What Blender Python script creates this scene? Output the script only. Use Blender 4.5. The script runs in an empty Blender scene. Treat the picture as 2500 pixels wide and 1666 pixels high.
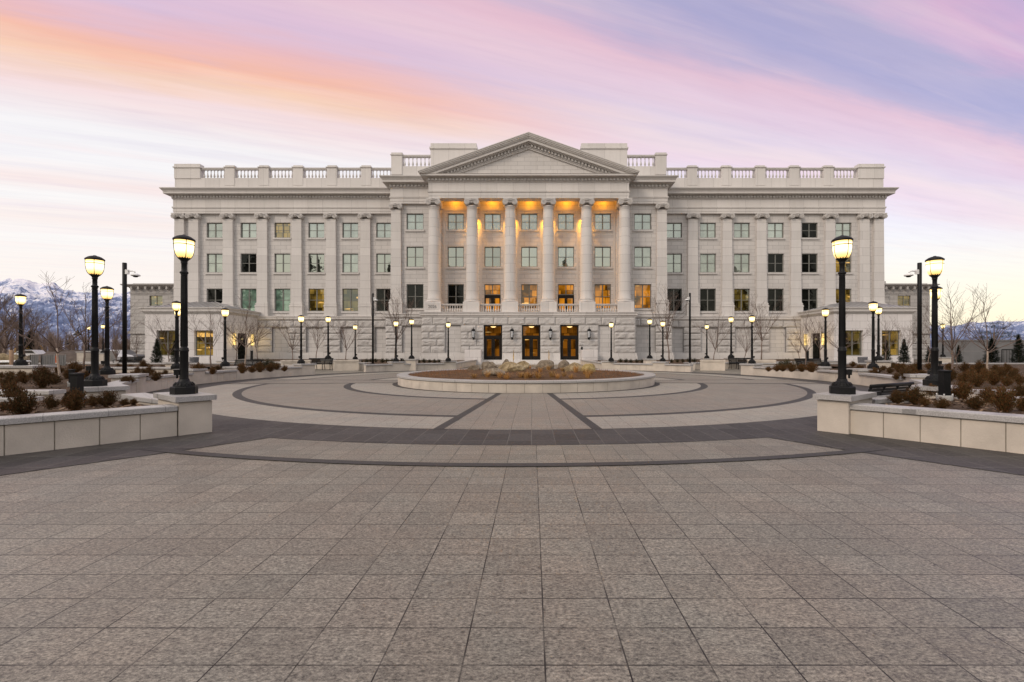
import bpy, math, random
from mathutils import Vector, Matrix, noise
random.seed(7)
R_ = math.radians
F, U0, V0, CX, CZ = 1128.0, 1300.0, 855.5, 0.38, 1.4      # survey of the photograph: focal (px), vanishing point, eye
C = bpy.context.scene.collection
scene = bpy.context.scene

def G(x, y, z=0.0):                       # photo point lying at height z -> metres
    D = F * (CZ - z) / (y - V0)
    return (CX + (x - U0) * D / F, D)
def COS(px): return 1/math.sqrt(1+((px-U0)/F)**2)
def XD(x, D): return CX + (x - U0) * D / F
def ZD(y, D): return CZ + (V0 - y) * D / F

# ------------------------------------------------------------------ node helpers
def newmat(name):
    m = bpy.data.materials.new(name); m.use_nodes = True
    nt = m.node_tree; nt.nodes.clear()
    out = nt.nodes.new('ShaderNodeOutputMaterial')
    return m, nt, out
class N:
    def __init__(s, nt): s.nt = nt
    def n(s, t, **kw):
        o = s.nt.nodes.new(t)
        for k, v in kw.items(): setattr(o, k, v)
        return o
    def link(s, a, b): s.nt.links.new(a, b)
    def val(s, sock, v):
        if hasattr(v, 'is_output') or hasattr(v, 'links'): s.link(v, sock)
        else: sock.default_value = v
    def math(s, op, a, b=None, c=None, clamp=False):
        o = s.n('ShaderNodeMath', operation=op, use_clamp=clamp)
        s.val(o.inputs[0], a)
        if b is not None: s.val(o.inputs[1], b)
        if c is not None: s.val(o.inputs[2], c)
        return o.outputs[0]
    def mix(s, fac, a, b, blend='MIX'):
        o = s.n('ShaderNodeMix', data_type='RGBA', blend_type=blend)
        s.val(o.inputs[0], fac); s.val(o.inputs[6], a); s.val(o.inputs[7], b)
        return o.outputs[2]
    def noise(s, vec, scale, detail=3, rough=.55, dist=0):
        o = s.n('ShaderNodeTexNoise'); s.val(o.inputs['Vector'], vec)
        o.inputs['Scale'].default_value = scale; o.inputs['Detail'].default_value = detail
        o.inputs['Roughness'].default_value = rough; o.inputs['Distortion'].default_value = dist
        return o.outputs['Fac']
    def ramp(s, fac, stops, interp='LINEAR'):
        o = s.n('ShaderNodeValToRGB'); s.val(o.inputs[0], fac)
        cr = o.color_ramp; cr.interpolation = interp
        while len(cr.elements) > 1: cr.elements.remove(cr.elements[0])
        cr.elements[0].position = stops[0][0]; cr.elements[0].color = c4(stops[0][1])
        for p, c in stops[1:]:
            e = cr.elements.new(p); e.color = c4(c)
        return o.outputs[0]
    def mrange(s, v, a, b, c=0., d=1., smooth=False):
        o = s.n('ShaderNodeMapRange', interpolation_type='SMOOTHSTEP' if smooth else 'LINEAR')
        s.val(o.inputs[0], v)
        for i, q in enumerate((a, b, c, d)): o.inputs[1 + i].default_value = q
        return o.outputs[0]
    def bump(s, h, strength, dist, normal=None):
        o = s.n('ShaderNodeBump'); s.val(o.inputs['Height'], h)
        o.inputs['Strength'].default_value = strength; o.inputs['Distance'].default_value = dist
        if normal is not None: s.link(normal, o.inputs['Normal'])
        return o.outputs[0]
    def bsdf(s, color, rough=.8, normal=None, metal=0., spec=.5):
        o = s.n('ShaderNodeBsdfPrincipled')
        s.val(o.inputs['Base Color'], c4(color) if isinstance(color, tuple) else color)
        s.val(o.inputs['Roughness'], rough); o.inputs['Metallic'].default_value = metal
        o.inputs['Specular IOR Level'].default_value = spec
        if normal is not None: s.link(normal, o.inputs['Normal'])
        return o.outputs[0]
def c4(c): return (c[0], c[1], c[2], 1.0)
def mulc(c, k): return (c[0]*k, c[1]*k, c[2]*k)

def simple(name, col, rough=.7, metal=0., var=.25, scale=6., bump=0., bscale=40., spec=.5):
    m, nt, out = newmat(name); n = N(nt)
    co = n.n('ShaderNodeTexCoord').outputs['Object']
    f = n.noise(co, scale, 4)
    c = n.ramp(f, [(.25, mulc(col, 1-var)), (.75, mulc(col, 1+var))])
    nm = n.bump(n.noise(co, bscale, 4), bump, .02) if bump else None
    n.link(n.bsdf(c, rough, nm, metal, spec), out.inputs[0]); return m

def stone(name, col, bw=1.3, rh=.42, mortar=.018, joint=.55, bump=.25, var=.12, speck=.12, offset=.5, rowshift=0., tint=None, rough=.78, spec=.3, sp_scale=38):
    m, nt, out = newmat(name); n = N(nt)
    co = n.n('ShaderNodeTexCoord').outputs['Object']
    sx = n.n('ShaderNodeSeparateXYZ'); n.link(co, sx.inputs[0])
    cmb = n.n('ShaderNodeCombineXYZ')
    n.link(n.math('ADD', sx.outputs[0], sx.outputs[1]), cmb.inputs[0])
    n.link(n.math('ADD', sx.outputs[2], rowshift), cmb.inputs[1])
    br = n.n('ShaderNodeTexBrick'); n.link(cmb.outputs[0], br.inputs['Vector'])
    br.offset = offset; br.inputs['Scale'].default_value = 1
    br.inputs['Mortar Size'].default_value = mortar; br.inputs['Mortar Smooth'].default_value = .1
    br.inputs['Brick Width'].default_value = bw; br.inputs['Row Height'].default_value = rh
    br.inputs['Color1'].default_value = c4(mulc(col, 1-var*.5)); br.inputs['Color2'].default_value = c4(mulc(col, 1+var*.5))
    br.inputs['Mortar'].default_value = c4(mulc(col, joint))
    big = n.noise(co, .35, 3); sp = n.noise(co, sp_scale, 4, .7)
    mp = n.n('ShaderNodeMapping'); n.link(co, mp.inputs[0]); mp.inputs['Scale'].default_value = (2.2, 2.2, .16)
    streak = n.noise(mp.outputs[0], 1.6, 4, .65)
    c = n.mix(1., br.outputs['Color'], n.ramp(big, [(.3, (.955, .95, .945)), (.7, (1.02, 1.015, 1.01))]), 'MULTIPLY')
    c = n.mix(1., c, n.ramp(streak, [(.26, (.93, .925, .915)), (.52, (1, 1, 1))]), 'MULTIPLY')
    c = n.mix(1., c, n.ramp(sp, [(.3, (1-speck,)*3), (.7, (1+speck*.7,)*3)]), 'MULTIPLY')
    h = n.math('SUBTRACT', n.math('MULTIPLY', sp, .35), br.outputs['Fac'])
    n.link(n.bsdf(c, rough, n.bump(h, bump, .02), 0, spec), out.inputs[0]); return m

def paving(name, lo, hi, tw=.364, th=.276, mort=.005, mcol=(.035, .03, .027), tvar=.14, gs=70., rough=.62, stains=True, x0=0., y0=0.):
    m, nt, out = newmat(name); n = N(nt)
    co = n.n('ShaderNodeTexCoord').outputs['Object']
    mp = n.n('ShaderNodeMapping'); n.link(co, mp.inputs[0]); mp.inputs['Location'].default_value = (x0, y0, 0)
    br = n.n('ShaderNodeTexBrick'); n.link(mp.outputs[0], br.inputs['Vector']); br.offset = 0.
    br.inputs['Scale'].default_value = 1; br.inputs['Mortar Size'].default_value = mort
    br.inputs['Mortar Smooth'].default_value = .15
    br.inputs['Brick Width'].default_value = tw; br.inputs['Row Height'].default_value = th
    br.inputs['Color1'].default_value = (1-tvar, 1-tvar*1.05, 1-tvar*1.1, 1); br.inputs['Color2'].default_value = (1+tvar*.8, 1+tvar*.75, 1+tvar*.7, 1)
    br.inputs['Mortar'].default_value = (1, 1, 1, 1)
    ms = n.n('ShaderNodeMapping'); n.link(co, ms.inputs[0]); ms.inputs['Scale'].default_value = (1., 1.7, 1.)
    g = n.noise(ms.outputs[0], gs, 6, .78); g2 = n.noise(ms.outputs[0], gs*.3, 4, .65); g3 = n.noise(co, gs*5, 3, .7)
    gg = n.math('ADD', n.math('MULTIPLY', g, .62), n.math('ADD', n.math('MULTIPLY', g2, .20), n.math('MULTIPLY', g3, .18)))
    base = n.ramp(gg, [(.40, lo), (.50, mulc(tuple((a+b)/2 for a, b in zip(lo, hi)), .93)), (.60, hi), (.66, mulc(hi, 1.35))])
    c = n.mix(1., base, br.outputs['Color'], 'MULTIPLY')
    big = n.noise(co, .22, 4, .6)
    c = n.mix(1., c, n.ramp(big, [(.3, (.86, .85, .86)), (.7, (1.1, 1.09, 1.06))]), 'MULTIPLY')
    pink = n.noise(co, 1.3, 2)
    c = n.mix(1., c, n.ramp(pink, [(.35, (1.03, .995, .97)), (.65, (.975, 1., 1.0))]), 'MULTIPLY')
    if stains:
        st = n.noise(co, 1.1, 6, .75, .6)
        c = n.mix(n.mrange(st, .67, .78, 0, .38), c, c4(mulc(hi, 1.45)))
    jf = n.math('MULTIPLY', br.outputs['Fac'], n.mrange(n.noise(co, 2.1, 4, .7), .36, .56, .30, 1.))
    c = n.mix(jf, c, c4(mcol))
    h = n.math('SUBTRACT', n.math('MULTIPLY', g, .5), n.math('MULTIPLY', br.outputs['Fac'], 2.))
    rr = n.mrange(g2, .3, .7, rough-.08, rough+.1)
    n.link(n.bsdf(c, rr, n.bump(h, .45, .006), 0, .4), out.inputs[0]); return m

# ------------------------------------------------------------------ mesh builder
class MB:
    def __init__(s): s.v = []; s.f = []; s.sm = []
    def add(s, vs, fs, smooth=False):
        o = len(s.v); s.v += [tuple(v) for v in vs]
        for f in fs: s.f.append(tuple(o+i for i in f)); s.sm.append(smooth)
    def box(s, x0, x1, y0, y1, z0, z1):
        s.add([(x0,y0,z0),(x1,y0,z0),(x1,y1,z0),(x0,y1,z0),(x0,y0,z1),(x1,y0,z1),(x1,y1,z1),(x0,y1,z1)],
              [(0,3,2,1),(4,5,6,7),(0,1,5,4),(1,2,6,5),(2,3,7,6),(3,0,4,7)])
    def bbox(s, x0, x1, y0, y1, z0, z1, b=.01):          # box with a chamfered top edge
        s.add([(x0,y0,z0),(x1,y0,z0),(x1,y1,z0),(x0,y1,z0),(x0,y0,z1-b),(x1,y0,z1-b),(x1,y1,z1-b),(x0,y1,z1-b),
               (x0+b,y0+b,z1),(x1-b,y0+b,z1),(x1-b,y1-b,z1),(x0+b,y1-b,z1)],
              [(0,3,2,1),(0,1,5,4),(1,2,6,5),(2,3,7,6),(3,0,4,7),(4,5,9,8),(5,6,10,9),(6,7,11,10),(7,4,8,11),(8,9,10,11)])
    def obox(s, p, u, w, l, d, z0, z1):                   # oriented box: corner p, unit dirs u,w, lengths l,d
        q = [(p[0]+u[0]*a+w[0]*b, p[1]+u[1]*a+w[1]*b) for a, b in ((0,0),(l,0),(l,d),(0,d))]
        s.prism(q, z0, z1)
    def prism(s, poly, z0, z1, cap=True):
        n = len(poly)
        a = sum(poly[i][0]*poly[(i+1)%n][1]-poly[(i+1)%n][0]*poly[i][1] for i in range(n))
        if a < 0: poly = poly[::-1]
        vs = [(x,y,z0) for x,y in poly]+[(x,y,z1) for x,y in poly]
        fs = [(i,(i+1)%n,n+(i+1)%n,n+i) for i in range(n)]
        if cap: fs += [tuple(range(n))[::-1], tuple(range(n,2*n))]
        s.add(vs, fs)
    def xzprism(s, poly, y0, y1):                         # polygon in X-Z, extruded along Y
        n = len(poly)
        a = sum(poly[i][0]*poly[(i+1)%n][1]-poly[(i+1)%n][0]*poly[i][1] for i in range(n))
        if a < 0: poly = poly[::-1]
        vs = [(x,y0,z) for x,z in poly]+[(x,y1,z) for x,z in poly]
        s.add(vs, [tuple(range(n)), tuple(range(n,2*n))[::-1]]+[((i+1)%n,i,n+i,n+(i+1)%n) for i in range(n)])
    def lathe(s, prof, c=(0,0,0), n=24, smooth=True, ph=0., caps=True):
        vs = []
        for r, z in prof:
            for k in range(n):
                a = ph+2*math.pi*k/n; vs.append((c[0]+r*math.cos(a), c[1]+r*math.sin(a), c[2]+z))
        m = len(prof)
        fs = [(j*n+k, j*n+(k+1)%n, (j+1)*n+(k+1)%n, (j+1)*n+k) for j in range(m-1) for k in range(n)]
        if caps: fs += [tuple(range(n))[::-1], tuple((m-1)*n+k for k in range(n))]
        s.add(vs, fs, smooth)
    def tube(s, pts, rad, n=6, smooth=True, caps=True):
        if not hasattr(rad, '__len__'): rad = [rad]*len(pts)
        pts = [Vector(p) for p in pts]; vs = []; up = None
        for i, p in enumerate(pts):
            d = (pts[min(i+1,len(pts)-1)]-pts[max(i-1,0)]); 
            d = d.normalized() if d.length > 1e-9 else Vector((0,0,1))
            if up is None: up = d.orthogonal().normalized()
            else:
                up = up-d*up.dot(d); up = up.normalized() if up.length > 1e-6 else d.orthogonal().normalized()
            b = d.cross(up)
            for k in range(n):
                a = 2*math.pi*k/n; vs.append(p+(up*math.cos(a)+b*math.sin(a))*rad[i])
        m = len(pts)
        fs = [(j*n+k, j*n+(k+1)%n, (j+1)*n+(k+1)%n, (j+1)*n+k) for j in range(m-1) for k in range(n)]
        if caps: fs += [tuple(range(n))[::-1], tuple((m-1)*n+k for k in range(n))]
        s.add(vs, fs, smooth)
    def sweep(s, path, prof, closed=False):               # profile (out, z) along a plan path; out = right-hand side of travel
        P = [Vector((x,y)) for x,y in path]; n = len(P); m = len(prof); rows = []
        for i in range(n):
            d0 = (P[i]-P[i-1]).normalized() if i > 0 else None
            d1 = (P[i+1]-P[i]).normalized() if i < n-1 else None
            if d0 is None: d0 = d1
            if d1 is None: d1 = d0
            n0 = Vector((d0.y,-d0.x)); n1 = Vector((d1.y,-d1.x)); mt = (n0+n1); mt = mt/ (mt.length**2) * 2 if mt.length > 1e-6 else n0
            rows.append([(P[i].x+mt.x*o, P[i].y+mt.y*o, z) for o, z in prof])
        vs = [v for r in rows for v in r]
        fs = [(i*m+j, (i+1)*m+j, (i+1)*m+j+1, i*m+j+1) for i in range(n-1) for j in range(m-1)]
        fs += [tuple(range(m)), tuple((n-1)*m+j for j in range(m))[::-1]]
        s.add(vs, fs)
    def build(s, name, mat, parent=None, loc=None, inv=True):
        me = bpy.data.meshes.new(name); me.from_pydata(s.v, [], s.f); me.update()
        me.polygons.foreach_set('use_smooth', s.sm)
        if mat: me.materials.append(mat)
        o = bpy.data.objects.new(name, me); C.objects.link(o)
        if parent:
            o.parent = parent
            if inv: o.matrix_parent_inverse = WM(parent).inverted()
        if loc: o.location = loc
        return o
def WM(o):
    m = Matrix.LocRotScale(o.location, o.rotation_euler, o.scale)
    return (WM(o.parent) @ o.matrix_parent_inverse @ m) if o.parent else m
def tag(o, label=None, cat=None, group=None, kind=None):
    if label: o['label'] = label
    if cat: o['category'] = cat
    if group: o['group'] = group
    if kind: o['kind'] = kind
    return o
def empty(name, loc, label, cat, group=None, rz=0.):
    o = bpy.data.objects.new(name, None); C.objects.link(o); o.location = loc; o.rotation_euler = (0,0,rz)
    o.empty_display_size = .2
    return tag(o, label, cat, group)
KIDS = {}
def reg(o):
    if o.parent: KIDS.setdefault(o.parent.name, []).append(o)
def copy_tree(o, parent=None):
    c = o.copy(); C.objects.link(c)
    if parent: c.parent = parent
    for ch in [x for x in C.objects if x.parent == o]: copy_tree(ch, c)
    return c

# ------------------------------------------------------------------ materials
ST = (.625, .600, .583)
M = {}
M['ashlar'] = stone('ashlar_granite', mulc(ST, .95), 1.35, .43, .016, .62)  # darker than the pilasters: shade of the recessed walls put into the colour
M['smooth'] = stone('smooth_granite', mulc(ST, 1.04), 1.65, 30., .014, .66)
M['pilaster'] = stone('pilaster_granite', mulc(ST, 1.04), 90., .93, .016, .66)
M['carved'] = stone('carved_granite', mulc(ST, .97), 90., 90., .0, 1.)
M['rock'] = stone('rock_faced_granite', mulc(ST, .90), 90., 90., .0, 1., .9, .1, .22)
M['joint'] = simple('dark_joint_stone', mulc(ST, .42), .9)  # flat dark stone tone for block joints, carved date and inner core
M['old'] = stone('old_granite', mulc(ST, .74), 1.3, .55, .03, .6)
M['pav'] = stone('pavilion_granite', (.70, .67, .665), 1.5, .72, .016, .68)
M['coping'] = stone('coping_granite', (.46, .445, .435), .95, 90., .008, .6, .12, .06, .42, 0, rough=.36, spec=.5, sp_scale=75)
M['precast'] = simple('precast_panel', (.585, .52, .445), .8, 0, .17, 1.7, .25, 45, .3)
M['groove'] = simple('groove', (.33, .295, .25), .95)
M['metal'] = simple('black_metal', (.010, .010, .0105), .48, 0., .3, 5., .05, 60, .22)
M['frame'] = simple('window_frame_metal', (.17, .17, .155), .5, .0, .15)
M['bronze'] = simple('dark_bronze', (.014, .011, .009), .5, 0., .25, spec=.2)
M['brass'] = simple('brass', (.55, .36, .12), .35, 1., .1)
M['roofmetal'] = simple('standing_seam_metal', (.34, .33, .33), .45, .4, .1)
M['bark'] = simple('bark', (.19, .14, .115), .9, 0, .35, 9., .5, 40)
M['twig'] = simple('twig', (.15, .105, .085), .9, 0, .3, 9.)
M['palebark'] = simple('pale_bark', (.42, .33, .26), .85, 0, .3, 14., .4, 40)
M['white'] = simple('white_enamel', (.8, .8, .79), .4)
M['bin'] = simple('grey_plastic', (.16, .16, .175), .5, 0, .3, 12)
M['concrete'] = simple('concrete', (.42, .41, .39), .85, 0, .15, 3., .2, 50)
M['greywall'] = simple('grey_concrete_wall', (.175, .172, .175), .88, 0, .12, 1.2, .15, 30)
M['wood'] = simple('raw_timber', (.33, .21, .13), .8, 0, .2, 8)
M['yellow'] = simple('yellow_paint', (.62, .33, .03), .5)
M['orange'] = simple('orange_plastic', (.75, .16, .05), .6)
M['dirt'] = simple('dirt', (.10, .075, .06), .95, 0, .4, 2., .8, 12)
M['fence'] = simple('fence_mesh', (.22, .215, .21), .8, 0, .15, 4)
M['car'] = simple('car_paint', (.7, .7, .72), .3)
M['glassdark'] = simple('car_glass', (.03, .03, .035), .1)
M['pave'] = paving('granite_paving', (.034, .0315, .0265), (.425, .392, .335), .368, .276, x0=-.068, y0=.154, gs=46., rough=.46, mort=.0040, tvar=.13, mcol=(.018,.015,.012))
M['pave_light'] = paving('pale_granite_paving', (.178, .166, .144), (.52, .482, .425), gs=40, rough=.5, stains=False, mort=.0042, tvar=.05, mcol=(.06,.053,.047))
M['pave_brown'] = paving('brown_granite_paving', (.128, .114, .097), (.39, .352, .308), gs=40, rough=.5, stains=False, mort=.0042, tvar=.06, mcol=(.05,.043,.037))
M['pave_dark'] = paving('basalt_paving', (.020, .019, .020), (.082, .078, .076), .364, .55, .006, (.15, .14, .125), .35, 34, .55, False)
M['strip'] = paving('basalt_strip', (.020, .0195, .020), (.078, .074, .072), .6, .6, .003, (.05, .05, .05), .1, 60, .6, False)
M['pave_far'] = paving('concrete_paving', (.27, .24, .215), (.36, .32, .29), 1.2, 1.2, .01, (.12, .11, .1), .08, 30, .8, False)

def glass(name, inside, refl=.5, tint=(.80, .9, .84), emis=None, rv=.22):
    m, nt, out = newmat(name); n = N(nt)
    co = n.n('ShaderNodeTexCoord').outputs['Object']
    gl = n.n('ShaderNodeBsdfGlossy'); gl.inputs['Color'].default_value = c4(tint); gl.inputs['Roughness'].default_value = .02
    wob = n.noise(co, 1.2, 2)
    n.link(n.bump(wob, .13, .03), gl.inputs['Normal'])
    d = n.n('ShaderNodeBsdfDiffuse')
    if emis is None:
        n.link(n.ramp(n.noise(co, 1.1, 3, .6), [(.33, mulc(inside, .45)), (.5, inside), (.68, mulc(inside, 1.5))]), d.inputs['Color']); body = d.outputs[0]
    else:
        mp = n.n('ShaderNodeMapping'); n.link(co, mp.inputs[0]); mp.inputs['Scale'].default_value = (1, 1, 1)
        sxx = n.n('ShaderNodeSeparateXYZ'); n.link(mp.outputs[0], sxx.inputs[0])
        cb = n.n('ShaderNodeCombineXYZ'); n.link(n.math('ADD', sxx.outputs[0], sxx.outputs[1]), cb.inputs[0]); n.link(sxx.outputs[2], cb.inputs[1])
        brk = n.n('ShaderNodeTexBrick'); n.link(cb.outputs[0], brk.inputs['Vector']); brk.offset = .37; brk.inputs['Scale'].default_value = 1; brk.inputs['Brick Width'].default_value = .62; brk.inputs['Row Height'].default_value = .78
        brk.inputs['Mortar Size'].default_value = .03; brk.inputs['Color1'].default_value = (.05,.05,.05,1); brk.inputs['Color2'].default_value = (.95,.95,.95,1); brk.inputs['Mortar'].default_value = (.12,.12,.12,1)
        bw_ = n.n('ShaderNodeRGBToBW'); n.link(brk.outputs[0], bw_.inputs[0])
        big = n.math('ADD', n.math('MULTIPLY', n.noise(mp.outputs[0], .7, 2, .5), .66), n.math('MULTIPLY', bw_.outputs[0], .34))
        mp2 = n.n('ShaderNodeMapping'); n.link(co, mp2.inputs[0]); mp2.inputs['Scale'].default_value = (.35, .35, 3.2)
        strips = n.noise(mp2.outputs[0], 1.0, 2, .5)
        c = n.ramp(big, [(.34, mulc(emis, .10)), (.48, mulc(emis, .62)), (.64, mulc(emis,1.1))])
        c = n.mix(n.mrange(strips, .66, .69), c, c4((1.1, .62, .16)))
        e = n.n('ShaderNodeEmission'); n.link(c, e.inputs[0]); e.inputs[1].default_value = 1.
        body = e.outputs[0]
    mx = n.n('ShaderNodeMixShader'); n.link(n.mrange(n.n('ShaderNodeObjectInfo').outputs['Random'], 0, 1, refl*(1-rv), refl*(1+rv)), mx.inputs[0])
    n.link(body, mx.inputs[1]); n.link(gl.outputs[0], mx.inputs[2]); n.link(mx.outputs[0], out.inputs[0]); return m
GL = {
 'clear': glass('window_glass_dark_room', (.030, .032, .026), .36, (.86,.92,.80)),
 'pale': glass('window_glass_drawn_blind', (.17, .185, .155), .33, (.82, .91, .83)),
 'green': glass('window_glass_green_blind', (.15, .24, .185), .16, (.70, .85, .76)),
 'dark': glass('window_glass_near_black', (.008, .0085, .0075), .022, (.8, .85, .8)),  # near-black body stands in for reflected dark trees; plain dark glass on pavilion doors
 'lit': glass('window_glass_lit_room', None, .07, emis=(.62, .22, .012)),
 'dimlit': glass('window_glass_dim_lit_room', None, .15, emis=(.125, .085, .018)),
 'amber': glass('window_glass_amber_blind', None, .12, emis=(.31, .19, .036)),
 'doorlit': glass('door_glass_lit_lobby', None, .06, emis=(.20, .068, .005)),
}
def emit(name, col, strength=1.):
    m, nt, out = newmat(name); n = N(nt)
    e = n.n('ShaderNodeEmission'); e.inputs[0].default_value = c4(col); e.inputs[1].default_value = strength
    n.link(e.outputs[0], out.inputs[0]); return m
def globe_mat():
    m, nt, out = newmat('frosted_globe_lit'); n = N(nt)
    co = n.n('ShaderNodeTexCoord').outputs['Object']; sx = n.n('ShaderNodeSeparateXYZ'); n.link(co, sx.inputs[0])
    h = n.mrange(sx.outputs[2], 2.36, 2.68)
    c = n.ramp(h, [(0, (1.1, .60, .13)), (.2, (1.7, 1.2, .46)), (.5, (3.0, 2.5, 1.35)), (.8, (3.0, 2.4, 1.15)), (1, (1.4, .78, .16))])
    e = n.n('ShaderNodeEmission'); n.link(c, e.inputs[0]); e.inputs[1].default_value = 1.
    n.link(e.outputs[0], out.inputs[0]); return m
M['globe'] = globe_mat()
M['glow'] = emit('sconce_glow', (1.7, 1.15, .38))
M['ceil'] = emit('ceiling_lamp_glow', (2.0, 1.3, .5))
M['lantern_glass'] = simple('frosted_lantern_glass', (.75, .77, .8), .35)

def leafmat(name, cols, rough=.7):
    m, nt, out = newmat(name); n = N(nt)
    gi = n.n('ShaderNodeNewGeometry').outputs['Random Per Island']
    co = n.n('ShaderNodeTexCoord').outputs['Object']
    f = n.math('ADD', n.math('MULTIPLY', gi, .7), n.math('MULTIPLY', n.noise(co, 7, 2), .45))
    k = len(cols)
    c = n.ramp(f, [(.12+.76*i/(k-1), cc) for i, cc in enumerate(cols)])
    oi = n.n('ShaderNodeObjectInfo').outputs['Random']
    c = n.mix(1., c, n.ramp(oi, [(0, (.75, .78, .75)), (1, (1.25, 1.18, 1.1))]), 'MULTIPLY')
    n.link(n.bsdf(c, rough, None, 0, .25), out.inputs[0]); return m
M['shrub'] = leafmat('bronzed_shrub_leaf', [(.028, .019, .009), (.085, .036, .012), (.05, .048, .017), (.165, .058, .018), (.07, .058, .019), (.11, .046, .016)])
M['shrubgreen'] = leafmat('dark_shrub_leaf', [(.018, .022, .012), (.04, .043, .02), (.06, .05, .025), (.035, .03, .016)])
M['needle'] = leafmat('conifer_needle', [(.012, .020, .013), (.022, .035, .022), (.04, .055, .032), (.018, .026, .018)])
M['drygrass'] = leafmat('dry_grass', [(.26, .13, .045), (.48, .27, .09), (.34, .17, .055), (.58, .38, .15)])
M['redstem'] = leafmat('red_ground_cover', [(.24, .085, .035), (.38, .17, .065), (.18, .08, .035)])

def soilmat(name, a, b, c3):
    m, nt, out = newmat(name); n = N(nt)
    co = n.n('ShaderNodeTexCoord').outputs['Object']
    f = n.noise(co, 26, 6, .75); g = n.noise(co, 2.2, 3)
    c = n.ramp(f, [(.3, a), (.52, b), (.72, c3)])
    c = n.mix(1., c, n.ramp(g, [(.3, (.7, .68, .66)), (.7, (1.2, 1.15, 1.1))]), 'MULTIPLY')
    n.link(n.bsdf(c, .95, n.bump(f, .9, .03), 0, .2), out.inputs[0]); return m
M['mulch'] = soilmat('bark_mulch', (.035, .023, .016), (.10, .068, .046), (.21, .148, .105))
M['mound'] = soilmat('planter_soil', (.045, .026, .014), (.135, .078, .042), (.25, .155, .088))
M['chip'] = leafmat('bark_chip', [(.08, .05, .035), (.17, .115, .08), (.27, .20, .145), (.12, .072, .048)], .9)
M['ground'] = soilmat('winter_ground', (.10, .085, .07), (.17, .145, .12), (.26, .23, .20))

def bouldermat(name, a, b, c3):
    m, nt, out = newmat(name); n = N(nt)
    co = n.n('ShaderNodeTexCoord').outputs['Object']
    f = n.noise(co, 3.2, 6, .7, .5); g = n.noise(co, 22, 4, .7)
    c = n.ramp(f, [(.3, a), (.5, b), (.68, c3)])
    c = n.mix(1., c, n.ramp(g, [(.3, (.68, .67, .66)), (.65, (1.15, 1.14, 1.12))]), 'MULTIPLY')
    n.link(n.bsdf(c, .88, n.bump(n.math('ADD', g, f), .7, .04), 0, .25), out.inputs[0]); return m
M['b_tan'] = bouldermat('tan_boulder', (.11, .08, .045), (.34, .26, .15), (.52, .43, .29))
M['b_grey'] = bouldermat('grey_boulder', (.085, .065, .047), (.235, .19, .14), (.40, .34, .27))
M['b_gold'] = bouldermat('golden_boulder', (.22, .16, .06), (.42, .32, .14), (.54, .45, .25))

def mountmat():
    m, nt, out = newmat('hazy_snowy_mountain'); n = N(nt)
    co = n.n('ShaderNodeTexCoord').outputs['Object']
    mp = n.n('ShaderNodeMapping'); n.link(co, mp.inputs[0]); mp.inputs['Scale'].default_value = (.001, .0006, .001)
    f = n.noise(mp.outputs[0], 7.0, 8, .68, .8); g = n.noise(mp.outputs[0], 42, 5, .7)
    ge = n.n('ShaderNodeNewGeometry'); sx = n.n('ShaderNodeSeparateXYZ'); n.link(ge.outputs['Normal'], sx.inputs[0])
    q = n.math('ADD', n.math('MULTIPLY', f, .62), n.math('MULTIPLY', g, .38))
    q = n.math('ADD', q, n.math('MULTIPLY', n.math('SUBTRACT', sx.outputs[2], .8), .22))
    pz = n.n('ShaderNodeSeparateXYZ'); n.link(co, pz.inputs[0])
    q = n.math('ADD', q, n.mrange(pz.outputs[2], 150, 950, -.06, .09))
    c = n.ramp(q, [(.44, (.13, .165, .285)), (.525, (.21, .26, .42)), (.572, (.50, .53, .67)), (.63, (.82, .80, .85))])  # blue of distant haze is painted into the rock and snow colours
    n.link(n.bsdf(c, .9, None, 0, .1), out.inputs[0]); return m
M['mount'] = mountmat()

# ------------------------------------------------------------------ ground and paving
CY = 20.55
OX = .12
def pol(r, deg): a = R_(deg); return (OX-r*math.sin(a), CY-r*math.cos(a))
def sector(mb, r0, r1, a0, a1, z, n=None):
    n = n or max(2, int(abs(a1-a0)/1.5))
    vs = []
    for i in range(n+1):
        a = a0+(a1-a0)*i/n
        vs += [pol(r0, a)+(z,), pol(r1, a)+(z,)]
    mb.add(vs, [(2*i, 2*i+2, 2*i+3, 2*i+1) if a1 < a0 else (2*i, 2*i+1, 2*i+3, 2*i+2) for i in range(n)])
def sheet(name, poly, z, mat):
    mb = MB(); a = sum(poly[i][0]*poly[(i+1)%len(poly)][1]-poly[(i+1)%len(poly)][0]*poly[i][1] for i in range(len(poly)))
    if a < 0: poly = poly[::-1]
    mb.add([(x,y,z) for x,y in poly], [tuple(range(len(poly)))])
    return tag(mb.build(name, mat), kind='structure')
mb = MB(); NG = 48
mb.add([(0,0,-.03)]+[(14000*math.cos(2*math.pi*k/NG), 14000*math.sin(2*math.pi*k/NG), -.03) for k in range(NG)], [(0,1+k,1+(k+1)%NG) for k in range(NG)])
tag(mb.build('ground', M['ground']), kind='structure')
sheet('plaza_paving', [(-60,-20),(60,-20),(60,18),(60,45.6),(-60,45.6),(-60,18)], 0, M['pave'])
mb = MB(); sector(mb, 12.42, 13.75, 0, 360, .004, 200)
edgeL = [(-3.76,7.29),(-4.66,6.22),(-5.60,5.10),(-11.4,-1.8)]
edgeR = [(4.02,7.40),(4.76,6.46),(5.88,5.12),(11.7,-1.8)]
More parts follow.
